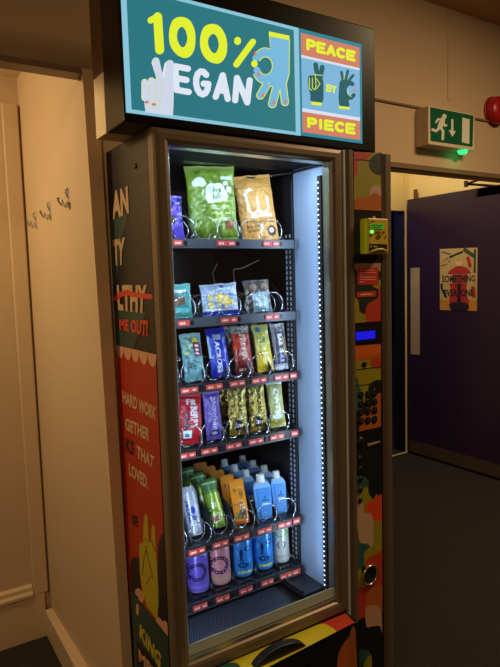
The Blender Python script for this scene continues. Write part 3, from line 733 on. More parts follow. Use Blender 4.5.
# orange field as a rectangle in side coordinates
sa.clip = [PIX(X0, 1.3365, z+.36), PIX(X0, 2.1, z+.36), PIX(X0, 2.1, .12), PIX(X0, 1.3365, .12)]
zt_, zb_ = PX(140, 351, X0)[2], PX(155, 590, X0)[2]
sa.mb.add([zx(1.337, zb_-.15)+Vector((-.0003, 0, 0)), zx(2.1, zb_-.15)+Vector((-.0003, 0, 0)), zx(2.1, zt_)+Vector((-.0003, 0, 0)), zx(1.337, zt_)+Vector((-.0003, 0, 0))], [(0, 1, 2, 3)], sa.mi(SO))
nsc = 32; w_ = .763/nsc/1.0
for k in range(16):
    cy = 1.332+.057*(k+.5); rr = .0285
    if cy > 2.08: break
    sa.mb.add([zx(cy+rr*math.cos(a), zt_+.001-.034*math.sin(a))+Vector((-.0006, 0, 0)) for a in [PI*q/10 for q in range(11)]], [tuple(range(11))], sa.mi(SPK))
sa.add([(110, 221), (128.5, 213), (122, 238), (119, 266), (116, 285), (109, 290)], SG, 1)
sa.add([(114, 308), (146.5, 312), (140, 330), (133.5, 349), (113, 344)], SG, 1)
sa.text('AN', [(112.3, 192), (127.8, 186), (129.3, 213), (112.6, 220)], SC, 3, .05)
sa.text('TY', [(112.8, 240), (125.2, 237.2), (124, 264.5), (114.5, 266)], SC, 3, .05)
sa.text('LTHY', [(116.8, 285), (147.2, 285), (146, 313.5), (118.4, 310)], SC, 3, .05)
sa.line([(116, 298.5), (121, 294.5), (128, 292.3), (133, 294.5), (140, 295.5), (150.8, 296.6)], 5, (206, 62, 40), 4)
sa.text('ME OUT!', [(119.5, 319), (148.5, 320), (147.8, 336.8), (120, 329.5)], (206, 62, 40), 3, .05)
sa.text('HARD WORK', [(122.5, 390), (157, 407), (156, 420.7), (123, 402.6)], SC, 3, .04)
sa.text('GETHER', [(125.5, 417.3), (149.8, 428.5), (149.4, 441), (125.9, 430)], SC, 3, .04)
sa.text('KS', [(125.8, 437), (134.4, 441.5), (134.4, 456), (126.2, 451.5)], (38, 26, 22), 3, .04)
sa.text('THAT', [(137, 445), (154.7, 456.7), (153.7, 468.4), (137.2, 457.7)], SC, 3, .04)
sa.text('LOVED.', [(128.8, 462.6), (148.4, 476), (148.4, 490), (129.5, 475)], SC, 3, .04)
sa.text('SE', [(131.5, 514), (138.5, 516.5), (138.5, 527.5), (132, 524)], (38, 26, 22), 3, .05)
sa.blob([(158, 560), (159, 542), (163, 534), (168, 534), (171, 545), (172, 640), (170, 640), (158, 615)], SK, 2)
sa.blob([(131, 562), (137, 557), (140, 562), (140, 578), (142, 590), (142, 604), (132, 592)], SK, 2)
sa.add([(139.5, 546), (141, 542), (143, 544), (144.3, 518), (145.3, 514), (147, 514), (148, 518), (149, 541), (151.6, 542), (152, 527), (153.6, 524), (155.4, 527), (156, 548), (157.5, 568), (158.6, 590), (158.8, 604), (157.5, 620), (147, 606), (142.5, 590), (140, 570)], SY, 3)
DL = (70, 48, 20)
sa.line([(145, 539), (149, 542)], .7, DL, 4); sa.line([(152, 541), (155, 550)], .7, DL, 4); sa.line([(146, 546), (149, 560), (153, 577)], .7, DL, 4); sa.line([(147, 546), (144, 560), (143, 575)], .7, DL, 4)
sa.line([(149, 579), (151, 576), (153, 578)], .7, DL, 4); sa.line([(147, 584), (149, 580)], .7, DL, 4)
sa.add([(130, 588), (135, 594), (171.5, 640), (173, 712), (136, 712), (134, 640)], SG, 5)
sa.ell(138.5, 592, 3, 4, SPK, 4); sa.ell(141.5, 597, 3, 6, SPK, 4); sa.ell(159, 622, 3, 5, SPK, 4); sa.blob([(161, 622), (166, 621), (170, 628), (171, 640), (165, 634), (161, 629)], SPK, 4); sa.ell(138, 609, 1.5, 6, SPK, 6)
sa.text('KING', [(140.5, 623), (162, 655), (160.5, 669), (140, 637)], (190, 172, 40), 6, .05)
sa.add([(137, 640), (141, 644), (162, 672), (161, 712), (139, 712)], (28, 22, 20), 5.5)
sa.text('MPL', [(139, 648), (157, 671), (156.5, 684), (139.5, 660)], SPK, 6, .05)
sa.build('side_artwork', vm)
b = MB(); P = PX(135.5, 166, X0-.0015); b.lathe([(.007, 0), (.006, -.003), (.001, -.003)], (X0-.0005, P[1], P[2]), 'x', 12); b.build('side_screw', BLACK, vm)

# ================================================================== the lit sign on top
BX0, BX1, BY0, BY1, BZ0, BZ1 = .504, 1.290, 1.300, 1.50, z+.3635, z+.718
sg = empty('lightbox_sign', ((BX0+BX1)/2, 1.4, BZ0), 'backlit 100% VEGAN sign in a black case on top of the vending machine', 'sign')
GLOS = mat('gloss_brown_black', (16, 11, 10), .3, spec=.3)
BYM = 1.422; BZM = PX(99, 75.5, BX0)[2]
b = MB(); b.box(BX0, BX1, BY0, BYM, BZ0, BZ1); b.build('casing', GLOS, sg, bevel=.003)
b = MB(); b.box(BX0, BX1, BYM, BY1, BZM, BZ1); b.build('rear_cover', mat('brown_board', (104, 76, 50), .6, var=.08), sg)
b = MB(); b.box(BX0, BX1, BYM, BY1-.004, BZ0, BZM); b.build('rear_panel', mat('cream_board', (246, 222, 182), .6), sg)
emc = lambda c: mat('lit_%d_%d_%d' % c, c, .3, emit=.92)
def emm(c):
    k = 'lit_%d_%d_%d' % c
    if k in MC: return MC[k]
    m = mat(k, (12, 12, 12), .6, spec=.15); bb = m.node_tree.nodes['Principled BSDF']; bb.inputs['Emission Color'].default_value = (*lin(c), 1); bb.inputs['Emission Strength'].default_value = 1.0; return m
YS = BY0-.0012
sc = Art(lambda px, py: PY(px, py, YS), (0, -1, 0), None, emm); sc.step = .0003
LB, TE, YE, WT, OP, SB = (138, 196, 216), (42, 118, 128), (226, 240, 50), (214, 220, 236), (206, 126, 100), (122, 180, 216)
TOPZ = PY(362, 44.4, YS)[2]; LFT = PY(126, 111.6, YS)[0]; RGT = PY(362.4, 142.4, YS)[0]; BOT = PY(126, 111.6, YS)[2]-.002
def rect3(x0, x1, z0, z1, c, L):
    sc.mb.add([(x0, YS-.0003*L, z0), (x1, YS-.0003*L, z0), (x1, YS-.0003*L, z1), (x0, YS-.0003*L, z1)], [(0, 1, 2, 3)], sc.mi(c))
xs0, xs1 = PY(294.6, 80, YS)[0], PY(299.5, 80, YS)[0]
rect3(LFT, xs1, BOT, TOPZ, LB, 1); rect3(LFT+.0135, xs0, BOT+.0085, TOPZ-.0085, TE, 2)
rect3(xs1, RGT, BOT+.001, TOPZ, (36, 128, 146), 1)
px0, px1 = PY(301.5, 80, YS)[0], PY(359.6, 80, YS)[0]
zz = [PY(301.5, v, YS)[2] for v in (33, 55, 57.5, 108, 111.5, 132)]
rect3(px0, px1, zz[1], zz[0], OP, 2); rect3(px0, px1, zz[2], zz[1], (216, 224, 240), 2); rect3(px0, px1, zz[3], zz[2], SB, 2); rect3(px0, px1, zz[4], zz[3], (216, 224, 240), 2); rect3(px0, px1, zz[5], zz[4], OP, 2)
sc.strokes('PEACE', [(307.5, 40.2), (354, 52.6), (353.8, 60.2), (307.8, 49)], 3.1, YE, 3, .5)
sc.strokes('PIECE', [(308.3, 118.6), (354, 125.2), (353.8, 133.2), (308.6, 126.4)], 3.1, YE, 3, .5)
sc.strokes('BY', [(327, 84.8), (335.4, 86.6), (335.4, 92.8), (327, 91)], 1.7, YE, 3, .45)
def c3(pts): return [(290+x/5, 20+y/5) for x, y in pts]
def cz(pts): return [(220+x/5, y/5) for x, y in pts]
def c1(pts): return [(80+x/5, y/5) for x, y in pts]
# small peace hand and small ok hand
T2 = (26, 92, 100)
for L, ex_, c in ((3, 1.2, YE), (4, 0, T2)):
    sc.line(c3([(127, 224), (137, 290)]), 4+ex_*.6, c if L == 4 else T2, L); sc.line(c3([(160, 236), (150, 295)]), 4+ex_*.6, c if L == 4 else T2, L)
sc.blob(c3([(90, 285), (110, 278), (140, 280), (163, 300), (166, 350), (160, 412), (105, 408), (100, 372), (90, 335)]), T2, 4)
for q in ([(95, 290), (95, 345), (108, 352)], [(110, 290), (110, 340), (122, 350)], [(124, 270), (128, 330), (122, 350)], [(125, 275), (160, 278)], [(130, 295), (148, 320), (130, 345)]): sc.line(c3(q), .7, YE, 5)
sc.add(c3([(104, 408), (156, 414), (155, 430), (105, 424)]), YE, 5)
sc.blob(c3([(246, 318), (265, 300), (300, 302), (322, 320), (312, 332), (296, 328), (283, 345), (286, 370), (302, 378), (315, 366), (328, 376), (310, 398), (292, 402), (294, 432), (246, 430)]), T2, 4)
for q in ([(264, 302), (256, 262)], [(276, 300), (288, 256)], [(292, 304), (314, 278)]): sc.line(c3(q), 2.8, T2, 4)
sc.line(c3([(270, 268), (268, 298)]), .6, YE, 5); sc.line(c3([(316, 350), (326, 354)]), 1.4, OP, 5); sc.line(c3([(286, 345), (290, 372), (304, 384)]), .6, YE, 5)
sc.add(c3([(242, 430), (296, 436), (295, 449), (242, 443)]), YE, 5)
# 100%
sc.line([(157.5, 17), (159.5, 50)], 9, YE, 3); sc.line([(150.5, 20.5), (157, 17)], 6.5, YE, 3)
sc.blob([(181.5, 17), (190, 21), (195, 33), (194, 50), (187, 58), (177, 55), (170, 45), (169, 31), (173, 20)], YE, 3)
sc.blob([(181.5, 27), (185.5, 31), (187, 40), (184, 47), (180, 46), (177, 39), (177.5, 31)], TE, 4)
sc.blob([(213, 24), (221, 28), (226.5, 40), (226, 55), (219, 63.5), (208, 61), (201, 51), (200, 38), (204, 27)], YE, 3)
sc.blob([(213, 34), (217, 38), (218.5, 46), (215.5, 53), (211.5, 52), (208, 45), (208.5, 38)], TE, 4)
sc.ell(237.4, 41, 3.5, 4, YE, 3); sc.line([(252.6, 42), (236.2, 64.5)], 6.4, YE, 3)
sc.strokes('VEGAN', [(154.5, 62.5), (249.5, 80.5), (247, 102.5), (157, 86.5)], 6.2, (222, 230, 244), 3, .62)
# white peace hand
HW = (206, 214, 232)
for w, L, c in ((1.0, 5, (226, 240, 120)), (0, 6, HW)):
    sc.line(c1([(378, 306), (398, 395)]), 6.8+w*.4, c, L); sc.line(c1([(448, 322), (440, 400)]), 8+w*.4, c, L)
    sc.line(c1([(322, 412), (322, 490)]), 5.6+w, c, L); sc.line(c1([(356, 405), (358, 500)]), 6+w, c, L)
    sc.add(c1([(322, 470), (345, 400), (400, 392), (462, 395), (468, 450), (466, 520), (463, 581), (326, 562), (320, 520)]), c if L == 6 else HW, 6)
for q in ([(344, 410), (346, 500), (350, 520)], [(378, 400), (380, 500), (372, 522)], [(385, 375), (398, 400), (412, 440), (392, 520)], [(335, 515), (352, 520), (372, 545), (388, 530)]): sc.line(c1(q), .6, (206, 214, 70), 7)
for x, y in ((332, 512), (368, 523)): sc.ell(80+x/5, y/5, 2.2, 1.4, (210, 110, 100), 7)
# blue ok hand
HB = (118, 184, 220)
def okh(c, L, g):
    sc.add(cz([(248-g, 178), (344+g, 196), (342+g, 370), (330+g, 412+g), (290, 438+g), (240, 428+g), (262, 380), (264, 330), (250, 260)]), c, L)
    A = np.radians(np.linspace(-152, 150, 28))
    sc.add(cz([(224+(66+g)*math.cos(a)*.98, 330+(88+g)*math.sin(a)) for a in -A]+[(226+(36-g)*math.cos(a), 330+(46-g)*math.sin(a)) for a in -A[::-1]]), c, L)
    for q, w in (([(228, 430), (200, 478)], 34), ([(283, 430), (260, 520)], 36), ([(313, 425), (323, 512)], 32)): sc.line(cz(q), (w+2*g)/5, c, L)
okh(YE, 5, 4); okh(HB, 6, 0)
sc.ell(*cz([(177, 292)])[0], 3.4, 3.4, HB, 6); sc.ell(*cz([(183, 352)])[0], 3.4, 3.4, HB, 6)
sc.ell(*cz([(170, 320)])[0], 3.3, 3.6, YE, 7)
for x, y in ((174, 270), (190, 373), (211, 478), (267, 514), (325, 510)): sc.ell(220+x/5, y/5, 1.3, 2.2, (222, 120, 96), 8)
sc.add(cz([(242, 158), (345, 180), (343, 202), (242, 182)]), YE, 7)
sc.build('lit_screen', sg)

# ================================================================== TRAYS
LABM = mat('label_print', (250, 205, 195), .5)
YT = 1.46
cols_std = [.672, .750, .828, .906, .984, 1.062]
trays = [  # rail z, coil centres, dividers, coil radius, label groups (x0,x1), divider height
    (z+.101, [.731, .804, .877, .955, 1.029], [.766, .917, 1.072, .69], .0315, None, .10, 'r1'),
    (z-.119, [.725, .806, .876, .963, 1.028], [.766, .920, 1.072, .69], .031, None, .095, 'r2'),
    (z-.308, [.664, .745, .825, .903, .980, 1.062], None, .0335, 1, .10, 'r3'),
    (z-.493, [.664, .730, .802, .884, .963, 1.040], None, .033, 1, .10, 'r4'),
    (z-.780, [.67, .750, .828, .902, .985, 1.060], None, .031, 1, .085, 'r5'),
    (z-.950, [.67, .748, .824, .906, .985, 1.056], None, .020, 1, .05, 'r6')]
for ti, (tz, cl, dv, R_, lg, dh, key) in enumerate(trays):
    tr = MB(); tr.box(.612, 1.104, YT, YT+.012, tz-.0135, tz+.0125); tr.box(.612, 1.104, YT+.012, 2.0, tz+.004, tz+.008)
    tr.box(1.100, 1.108, YT-.004, YT+.06, tz-.014, tz+.014)
    tr.box(.612, 1.104, YT-.002, YT, tz-.0135, tz-.0105, 1)
    tray = tr.build('product_tray', [mat('tray_grey', (40, 43, 50), .4, .2) if ti > 1 else RAIL, RAIL], vm)
    if dv is None: dv = [(a+c)/2 for a, c in zip(cl[:-1], cl[1:])]+[1.099]
    for x in [min(q+(.010 if ti > 3 else .001), 1.099) for q in dv]:
        pr = [(YT+.013, tz+.008), (YT+.018, tz+.018), (YT+.045, tz+.008+dh*.40), (YT+.068, tz+.008+dh*.80), (YT+.085, tz+.008+dh*.94), (YT+.11, tz+.008+dh), (1.99, tz+.008+dh), (1.99, tz+.008)]
        d = MB(); n = len(pr); d.add([(x-.0012, y, q) for y, q in pr]+[(x+.0012, y, q) for y, q in pr], [tuple(range(n)), tuple(range(n, 2*n))[::-1]]+[(i, (i+1) % n, n+(i+1) % n, n+i) for i in range(n)])
        d.build('divider', DIV, tray)
    # price labels: two small plates per selection
    if key == 'r1': gp = [(.690, .716), (.826, .885), (.982, 1.040)]
    elif key == 'r2': gp = [(.694, .728), (.830, .884), (.984, 1.034)]
    else: gp = [(c-.050, c+.002) for c in cl[1:]]+[(1.070, 1.097)]
    if key in ('r6',): gp = [(c-.042, c+.004) for c in cl[1:]]+[(1.062, 1.094)]
    for a, c in gp:
        for s0, s1 in ((a, a+(c-a)*.55), (a+(c-a)*.58, c)) if c-a > .04 else ((a, c),):
            lb = MB(); lb.box(s0, s1, YT-.0045, YT-.0005, tz-.0072, tz+.0076)
            x = s0+.004
            for hh, ww in ((.0045, .0035), (.006, .004), (.0045, .003), (.006, .004)):
                if x+ww > s1-.002: break
                lb.box(x, x+ww*.75, YT-.0052, YT-.0046, tz-hh/2, tz+hh/2, 1); x += ww+.0008
            lb.build('price_label', [RED, LABM], tray)
        sb = MB(); sb.box(c+.006, c+.014, YT-.003, YT-.0002, tz-.006, tz+.006); sb.build('selection_clip', BLACK, tray)
    # coils
    if key == 'r6':
        for x in cl[1:]:
            d = MB(); d.tube([(x+.030, 1.555, tz+.012), (x+.033, 1.50, tz+.035), (x+.030, 1.475, tz+.043), (x+.022, 1.466, tz+.042)], .0011, 6); d.build('retainer_clip', STEEL, tray)
            d = MB(); d.box(x-.030, x+.018, YT+.02, YT+.03, tz+.009, tz+.016); d.build('pusher_foot', BLACK, tray)
        continue
    for x in cl:
        pts = []; pitch = .078; N = 26; turns = 6.5
        for k in range(int(turns*N)+1):
            a = 2*PI*k/N; rr = R_
            t1 = k/N; pts.append((x+rr*math.sin(a+.5), YT+.004+(.036*t1 if t1 < 1 else .036+pitch*(t1-1)), tz+.012+R_+rr*math.cos(a+.5)*-1 if False else tz+.012+R_-rr*math.cos(a+.5)))
        d = MB(); d.tube(pts, .0010, 6); d.build('spiral_coil', STEEL, tray)
# wires at the back behind the second tray
b = MB(); b.tube([(1.0, 1.66, z-.02), (1.01, 1.68, z+.03), (1.06, 1.70, z+.035), (1.10, 1.66, z+.06)], .0022); b.tube([(.93, 1.66, z-.03), (.925, 1.67, z+.02), (.96, 1.7, z+.05)], .0022)
b.build('cable_loom', mat('copper_wire', (150, 120, 110), .4, .4), vm)

# ================================================================== PRODUCTS
def tf(i): return trays[i][0]+.0085
# --- row 1
cv = Cv(168, 220, (112, 140, 42)); cv.speck(22, [(98, 126, 34), (128, 154, 58), (86, 112, 30)], .09)
cv.rect(0, .93, 1, 1, (128, 152, 70)).rect(0, 0, 1, .05, (120, 146, 60))
CLD = (214, 226, 214)
for u, v, a, c in ((.58, .60, .20, .10), (.50, .66, .13, .09), (.64, .68, .13, .08), (.70, .60, .13, .08), (.48, .57, .12, .08), (.25, .78, .11, .06), (.17, .76, .07, .045), (.30, .75, .08, .045), (.86, .68, .06, .04), (.80, .76, .05, .035)): cv.ell(u, v, a, c, CLD)
cv.text('live', .52, .635, .70, .72, (96, 124, 50)).text('kale', .52, .55, .70, .625, (96, 124, 50)).rect(.70, .81, .94, .86, CLD)
cv.text('COCONUT', .44, .41, .84, .465, (200, 212, 150)).text('milk & sea', .46, .345, .86, .395, (200, 212, 150)).text('vegan', .50, .24, .76, .29, (170, 190, 110)).text('snack', .56, .18, .78, .23, (170, 190, 110)).ell(.84, .20, .1, .07, (150, 100, 70))
o = pouch('snack_bag', .150, .218, .036, cv, FOIL, crimp=.04, wr=.005, seed=3, nu=84, nv=110, back=(112, 140, 42))
place(o, .862, 1.537, tf(0)+.002, 5, -16); tag(o, 'large green snack bag with a white cloud logo on the top tray', 'snack bag')
cv = Cv(144, 216, (216, 158, 78)); cv.speck(14, [(208, 150, 72), (224, 170, 92)], .09)
cv.rect(.38, .955, .62, .985, (50, 34, 20)).rect(0, .80, 1, .815, (188, 132, 60))
WP = (238, 232, 226)
for k in np.linspace(PI, 2*PI, 30): cv.ell(.38+.14*math.cos(k), .52+.10*math.sin(k), .03, .02, WP); cv.ell(.66+.14*math.cos(k), .52+.10*math.sin(k), .03, .02, WP)
cv.rect(.21, .52, .27, .72, WP).rect(.49, .52, .55, .66, WP).rect(.77, .52, .83, .66, WP)
for k in np.linspace(PI/2, PI, 12): cv.ell(.36+.13*math.cos(k), .70+.07*math.sin(k), .03, .02, WP)
for k in np.linspace(.3, .48, 10): cv.ell(k-.05, .765+.012*math.sin(k*9), .025, .012, WP)
cv.text('mallows', .28, .355, .88, .425, WP, .05).text('VANILLA', .13, .265, .55, .325, (70, 38, 18), .04).text('COCO', .58, .265, .90, .325, (70, 38, 18), .04).text('MALLOW', .14, .20, .50, .25, (70, 38, 18), .04).text('SNACK', .15, .14, .46, .18, (70, 38, 18), .03)
cv.ell(.80, .14, .13, .08, (84, 52, 40)).ell(.80, .15, .07, .04, (200, 190, 200)).ell(.55, .19, .06, .035, (205, 200, 195))
o = pouch('snack_bag', .124, .205, .034, cv, CARD, crimp=.05, wr=.0035, seed=5, nu=72, nv=108, gus=1, back=(216, 158, 78))
place(o, 1.030, 1.537, tf(0)+.002, 8, -14, -4); tag(o, 'tan pouch of mallows with looping white letter logo on the top tray', 'snack bag')
cv = Cv(40, 60, (92, 72, 190)); cv.speck(20, [(120, 100, 215), (62, 46, 150), (40, 32, 110)], .1).ell(.6, .45, .2, .1, (70, 60, 80))
o = pouch('snack_bag', .085, .125, .03, cv, FOIL, seed=8, wr=.004, back=(92, 72, 190)); place(o, .716, 1.535, tf(0)+.002, 6, -14); tag(o, 'purple snack bag half hidden at the left of the top tray', 'snack bag')
# --- row 2
cv = Cv(40, 50, (92, 176, 176)); cv.rect(0, .86, 1, 1, (120, 196, 190)).rect(.1, .3, .9, .75, (70, 140, 140)).ell(.45, .5, .3, .15, (110, 84, 66)).text('bites', .2, .76, .8, .85, WP)
o = pouch('snack_pack', .078, .098, .022, cv, FOIL, seed=11, wr=.003, back=(92, 176, 176)); place(o, .738, 1.537, tf(1)+.002, 7, -12); tag(o, 'small teal snack pack at the left of the second tray', 'snack pack')
cv = Cv(70, 56, (186, 204, 232)); cv.speck(12, [(160, 186, 226), (206, 218, 236)], .1).rect(0, 0, 1, .14, (28, 76, 196)).rect(.12, .22, .88, .68, (140, 164, 216))
cv.speck(26, [(232, 206, 96), (240, 222, 130), (214, 180, 70)], .055, (.18, .28, .80, .62)).text('popped', .30, .70, .78, .80, (60, 84, 170)).rect(.5, .82, .62, .93, (40, 60, 120)).rect(.12, .14, .88, .2, WP).rect(.76, .3, .86, .5, (232, 206, 96))
o = pouch('snack_pack', .116, .096, .03, cv, FOIL, seed=12, wr=.004, crimp=.05, nu=70, nv=56, back=(60, 100, 200)); place(o, .877, 1.537, tf(1)+.002, 10, -13); tag(o, 'blue and white popped snack pack with yellow pieces on the second tray', 'snack pack')
cl = empty('snack_tub', (0, 0, 0), 'clear blister pack with two round treats on the second tray', 'snack pack')
cv = Cv(50, 56, (92, 96, 100)); cv.speck(30, [(150, 156, 160), (60, 62, 66), (190, 195, 198), (110, 100, 96)], .05).rect(.28, .05, .86, .62, (150, 178, 190)).text('soft', .36, .36, .78, .5, (226, 232, 236)).text('date', .36, .2, .78, .32, (226, 232, 236)).rect(.1, .05, .24, .6, (60, 60, 64))
pk = pouch('wrapper', .088, .104, .026, cv, FOIL, cl, crimp=.04, wr=.004, seed=14, back=(92, 96, 100))
for dx in (-.019, .02):
    b = MB(); b.lathe([(.0005, .014), (.008, .0125), (.0135, .008), (.0155, 0)], (dx, -.014, .079), '-y', 18); q = b.build('treat', mat('round_treat', (128, 104, 90), .35, coat=.6), cl, local=True)
place(cl, 1.016, 1.537, tf(1)+.002, 12, -13)

def bar(x, y, zt, lean, yaw, w, h, t, cv, m, label, seed, roll=0, back=None, taper=0, crimp=.08, wr=.003, name='snack_bar', cat='snack bar', group=None):
    o = pouch(name, w, h, t, cv, m, crimp=crimp, wr=wr, seed=seed, back=back, taper=taper, nu=30, nv=80); place(o, x, y, zt, lean, yaw, roll); tag(o, label, cat, group); return o
# --- row 3
h3 = tf(2)+.006
cv = Cv(36, 90, (112, 166, 172)); cv.speck(30, [(90, 146, 156), (140, 190, 190), (70, 120, 136)], .07).rect(0, .92, 1, 1, (150, 190, 190)).ell(.68, .84, .16, .06, (226, 220, 70)).rect(.55, .50, .95, .80, (120, 36, 62)).speck(16, [(226, 210, 90), (90, 170, 90)], .05, (.05, .55, .6, .95))
for v in (.72, .64, .56): cv.ell(.75, v, .10, .028, (225, 215, 215))
cv.text('raw', .15, .25, .6, .4, (50, 90, 110), .04, 90).rect(.3, .28, .4, .31, (30, 30, 40))
bar(.780, 1.535, h3, 12, -14, 0.063, .140, .020, cv, FOIL, 'pale blue green snack bar with a maroon panel, third tray left', 21)
cv = Cv(36, 90, (24, 48, 196)); cv.rect(0, .90, 1, 1, (30, 44, 150)).rect(.30, .74, .74, .87, (170, 186, 214)).text('ACROSS', .34, .10, .62, .72, (226, 232, 246), .05, -90).rect(.80, .1, .86, .9, (120, 120, 170)).ell(.2, .5, .1, .3, (40, 80, 220))
cv.rect(0, 0, 1, .05, (30, 44, 150)).rect(0.0, .4, .12, .86, (176, 196, 220))
bar(.870, 1.535, h3, 14, -14, 0.061, .150, .020, cv, FOIL, 'bright blue snack bar with white upright lettering, third tray', 22)
cv = Cv(36, 90, (168, 46, 44)); cv.rect(0, .84, 1, 1, (150, 150, 146)).speck(16, [(190, 190, 186), (120, 118, 112)], .08, (0, .85, 1, 1)).rect(0, .52, .4, .84, (206, 60, 40)).text('PROPER', .42, .30, .72, .82, (222, 196, 180), .05, -90).rect(0, .0, 1, .28, (110, 34, 40)).rect(.2, .08, .8, .12, (214, 190, 180)).speck(12, [(128, 30, 34), (190, 80, 60)], .05, (0, .1, 1, .8))
bar(.955, 1.535, h3, 12, -14, 0.059, .150, .020, cv, FOIL, 'red and maroon snack bar with clear crimped top, third tray', 23)
cv = Cv(36, 90, (206, 196, 84)); cv.rect(0, 0, 1, .42, (226, 196, 30)).speck(20, [(176, 194, 130), (226, 222, 170), (150, 180, 150)], .08, (0, .45, 1, 1)).text('LEMON', .52, .08, .80, .40, (250, 240, 190), .05, -90).rect(.0, .92, 1, 1, (190, 186, 90)).text('raw', .2, .6, .8, .75, (130, 150, 90), .04).rect(.2, .86, .5, .96, (60, 120, 190)).rect(.05, .84, .2, .98, (216, 206, 60))
bar(1.034, 1.535, h3, 14, -14, 0.056, .150, .020, cv, FOIL, 'yellow lemon snack bar with pale green top, third tray', 24)
cv = Cv(36, 90, (120, 112, 130)); cv.rect(0, .80, 1, 1, (140, 142, 146)).rect(.2, .10, .85, .82, (74, 66, 86)).text('BAR', .38, .50, .70, .78, (226, 226, 240), .06, -90).text('BULL', .38, .14, .66, .44, (170, 190, 236), .06, -90).rect(.74, .3, .84, .7, (200, 170, 60)).rect(0, 0, 1, .12, (180, 182, 200)).speck(12, [(200, 204, 214), (90, 90, 100)], .07, (0, .82, 1, 1))
cv.a[:] = cv.a
bar(1.098, 1.535, h3, 11, -14, 0.050, .150, .018, cv, FOIL, 'dark purple bar with white lettering in clear film, third tray right', 25)
# a second rank behind the fronts
cv = Cv(36, 60, (112, 112, 106)); cv.speck(40, [(150, 150, 142), (80, 80, 74), (180, 178, 166)], .07)
for i, (x, s_, l_) in enumerate([(.952, 31, 'grey crimped film bar behind the red and maroon bar'), (1.030, 32, 'grey film bar just behind the yellow lemon bar'), (1.092, 33, 'grey film bar behind the dark purple lettered bar')]):
    bar(x, 1.600, h3, 10, -14, 0.054, .148, .018, cv, FOIL, l_, s_, group='second rank of film bars on the third tray')
# --- row 4
h4 = tf(3)+.006
cv = Cv(40, 96, (186, 26, 44)); cv.rect(0, .93, 1, 1, (206, 60, 70)).text('BERRY', .50, .30, .84, .74, (226, 220, 226), .05, -90).rect(.18, .12, .55, .27, (216, 226, 230)).rect(.26, .16, .44, .22, (60, 150, 160)).rect(.2, .30, .42, .62, (110, 60, 70)).speck(10, [(150, 16, 34), (214, 60, 70)], .06)
cv.text('FR', .35, .76, .8, .88, (230, 220, 220), .05)
o = bar(.757, 1.535, h4, 8, -16, 0.070, .150, .022, cv, FOIL, 'crimson snack bar with a small white panel, front of the fourth tray', 41, 4, group='crimson bars on the fourth tray')
o2 = o.copy(); COL.objects.link(o2); place(o2, .742, 1.600, h4+.001, 8, -16, 2); o2['label'] = 'crimson snack bar partly hidden behind the front crimson bar'
cv = Cv(34, 96, (108, 84, 182)); cv.rect(0, .93, 1, 1, (140, 120, 206)).text('BROWNIE', .45, .22, .74, .86, (190, 180, 226), .03, -90).speck(14, [(84, 62, 150), (140, 120, 206)], .06).rect(.2, .08, .8, .2, (60, 46, 110)).ell(.5, .14, .2, .03, (200, 200, 220))
bar(.838, 1.535, h4, 7, -14, 0.052, .150, .018, cv, FOIL, 'lilac snack bar on the fourth tray beside the crimson bar', 42)
cvg = Cv(36, 96, (176, 158, 78)); cvg.speck(60, [(214, 200, 130), (120, 104, 40), (226, 216, 160), (90, 80, 40)], .06).rect(.3, .10, .62, .30, (58, 56, 74)).text('bar', .32, .14, .6, .26, (220, 220, 230), .04).text('GOLDEN', .5, .36, .74, .84, (96, 84, 40), .04, -90).rect(0, .0, 1, .05, (196, 150, 40))
for i, (x, y, rl, l_) in enumerate([(.926, 1.535, 2, 'gold foil snack bar beside the lilac bar on the fourth tray'), (1.002, 1.535, 0, 'gold foil snack bar beside the pale green bar on the fourth tray'), (.922, 1.600, -2, 'gold foil bar behind the gold bar next to the lilac bar'), (1.000, 1.600, 2, 'gold foil bar behind the gold bar next to the pale green bar')]):
    if i == 0: g0 = bar(x, y, h4, 9, -14, 0.061, .158, .022, cvg, METF, l_, 43, rl, wr=.005, group='gold foil bars on the fourth tray')
    else:
        q = g0.copy(); COL.objects.link(q); place(q, x, y, h4, 9, -14, rl); q['label'] = l_
cv = Cv(34, 96, (176, 182, 120)); cv.rect(0, .90, 1, 1, (196, 200, 150)).text('OATS', .36, .28, .72, .84, (232, 236, 226), .06, -90).rect(0, 0, 1, .18, (166, 158, 60)).ell(.5, .24, .3, .06, (226, 230, 220)).speck(10, [(150, 160, 100), (206, 206, 150)], .06)
bar(1.076, 1.535, h4, 9, -14, 0.054, .150, .020, cv, FOIL, 'pale green oat bar at the right of the fourth tray', 44)
# --- row 5: drinks
h5 = tf(4)+.001
def can_root(name, label, cat, group=None): return empty(name, (0, 0, 0), label, cat, group)
cv = Cv(48, 70, (196, 200, 220)); cv.text('water', .30, .25, .46, .85, (90, 86, 170), .04, 90).ell(.58, .55, .09, .09, (60, 80, 200)).ell(.58, .38, .08, .06, (120, 130, 200)).rect(.75, 0, 1, 1, (170, 170, 200)).rect(0, .0, 1, .04, (150, 150, 170))
r_ = can_root('drink_can', 'tall white drink can with purple print, left of the fifth tray', 'drink can')
turned('can_body', [(.022, 0), (.0265, .005), (.0265, .128), (.022, .142), (.0215, .146)], cv, .006, .130, TIN, r_, plain=(205, 205, 220), top=(170, 170, 190)); place(r_, .762, 1.535, h5, 22, -25)
cv = Cv(56, 70, (150, 184, 60)); cv.speck(20, [(176, 204, 84), (116, 160, 50), (206, 216, 120)], .08).ell(.52, .25, .22, .14, (196, 216, 160)).ell(.5, .22, .10, .07, (196, 90, 50)).rect(.62, .3, .74, .95, (216, 222, 110)).rect(0, .90, 1, 1, (90, 150, 70)).text('tea', .4, .5, .62, .68, (236, 240, 210), .04)
gr0 = can_root('drink_bottle', 'lime green drink bottle at the front of the fifth tray', 'drink bottle', 'lime green drink bottles on the fifth tray')
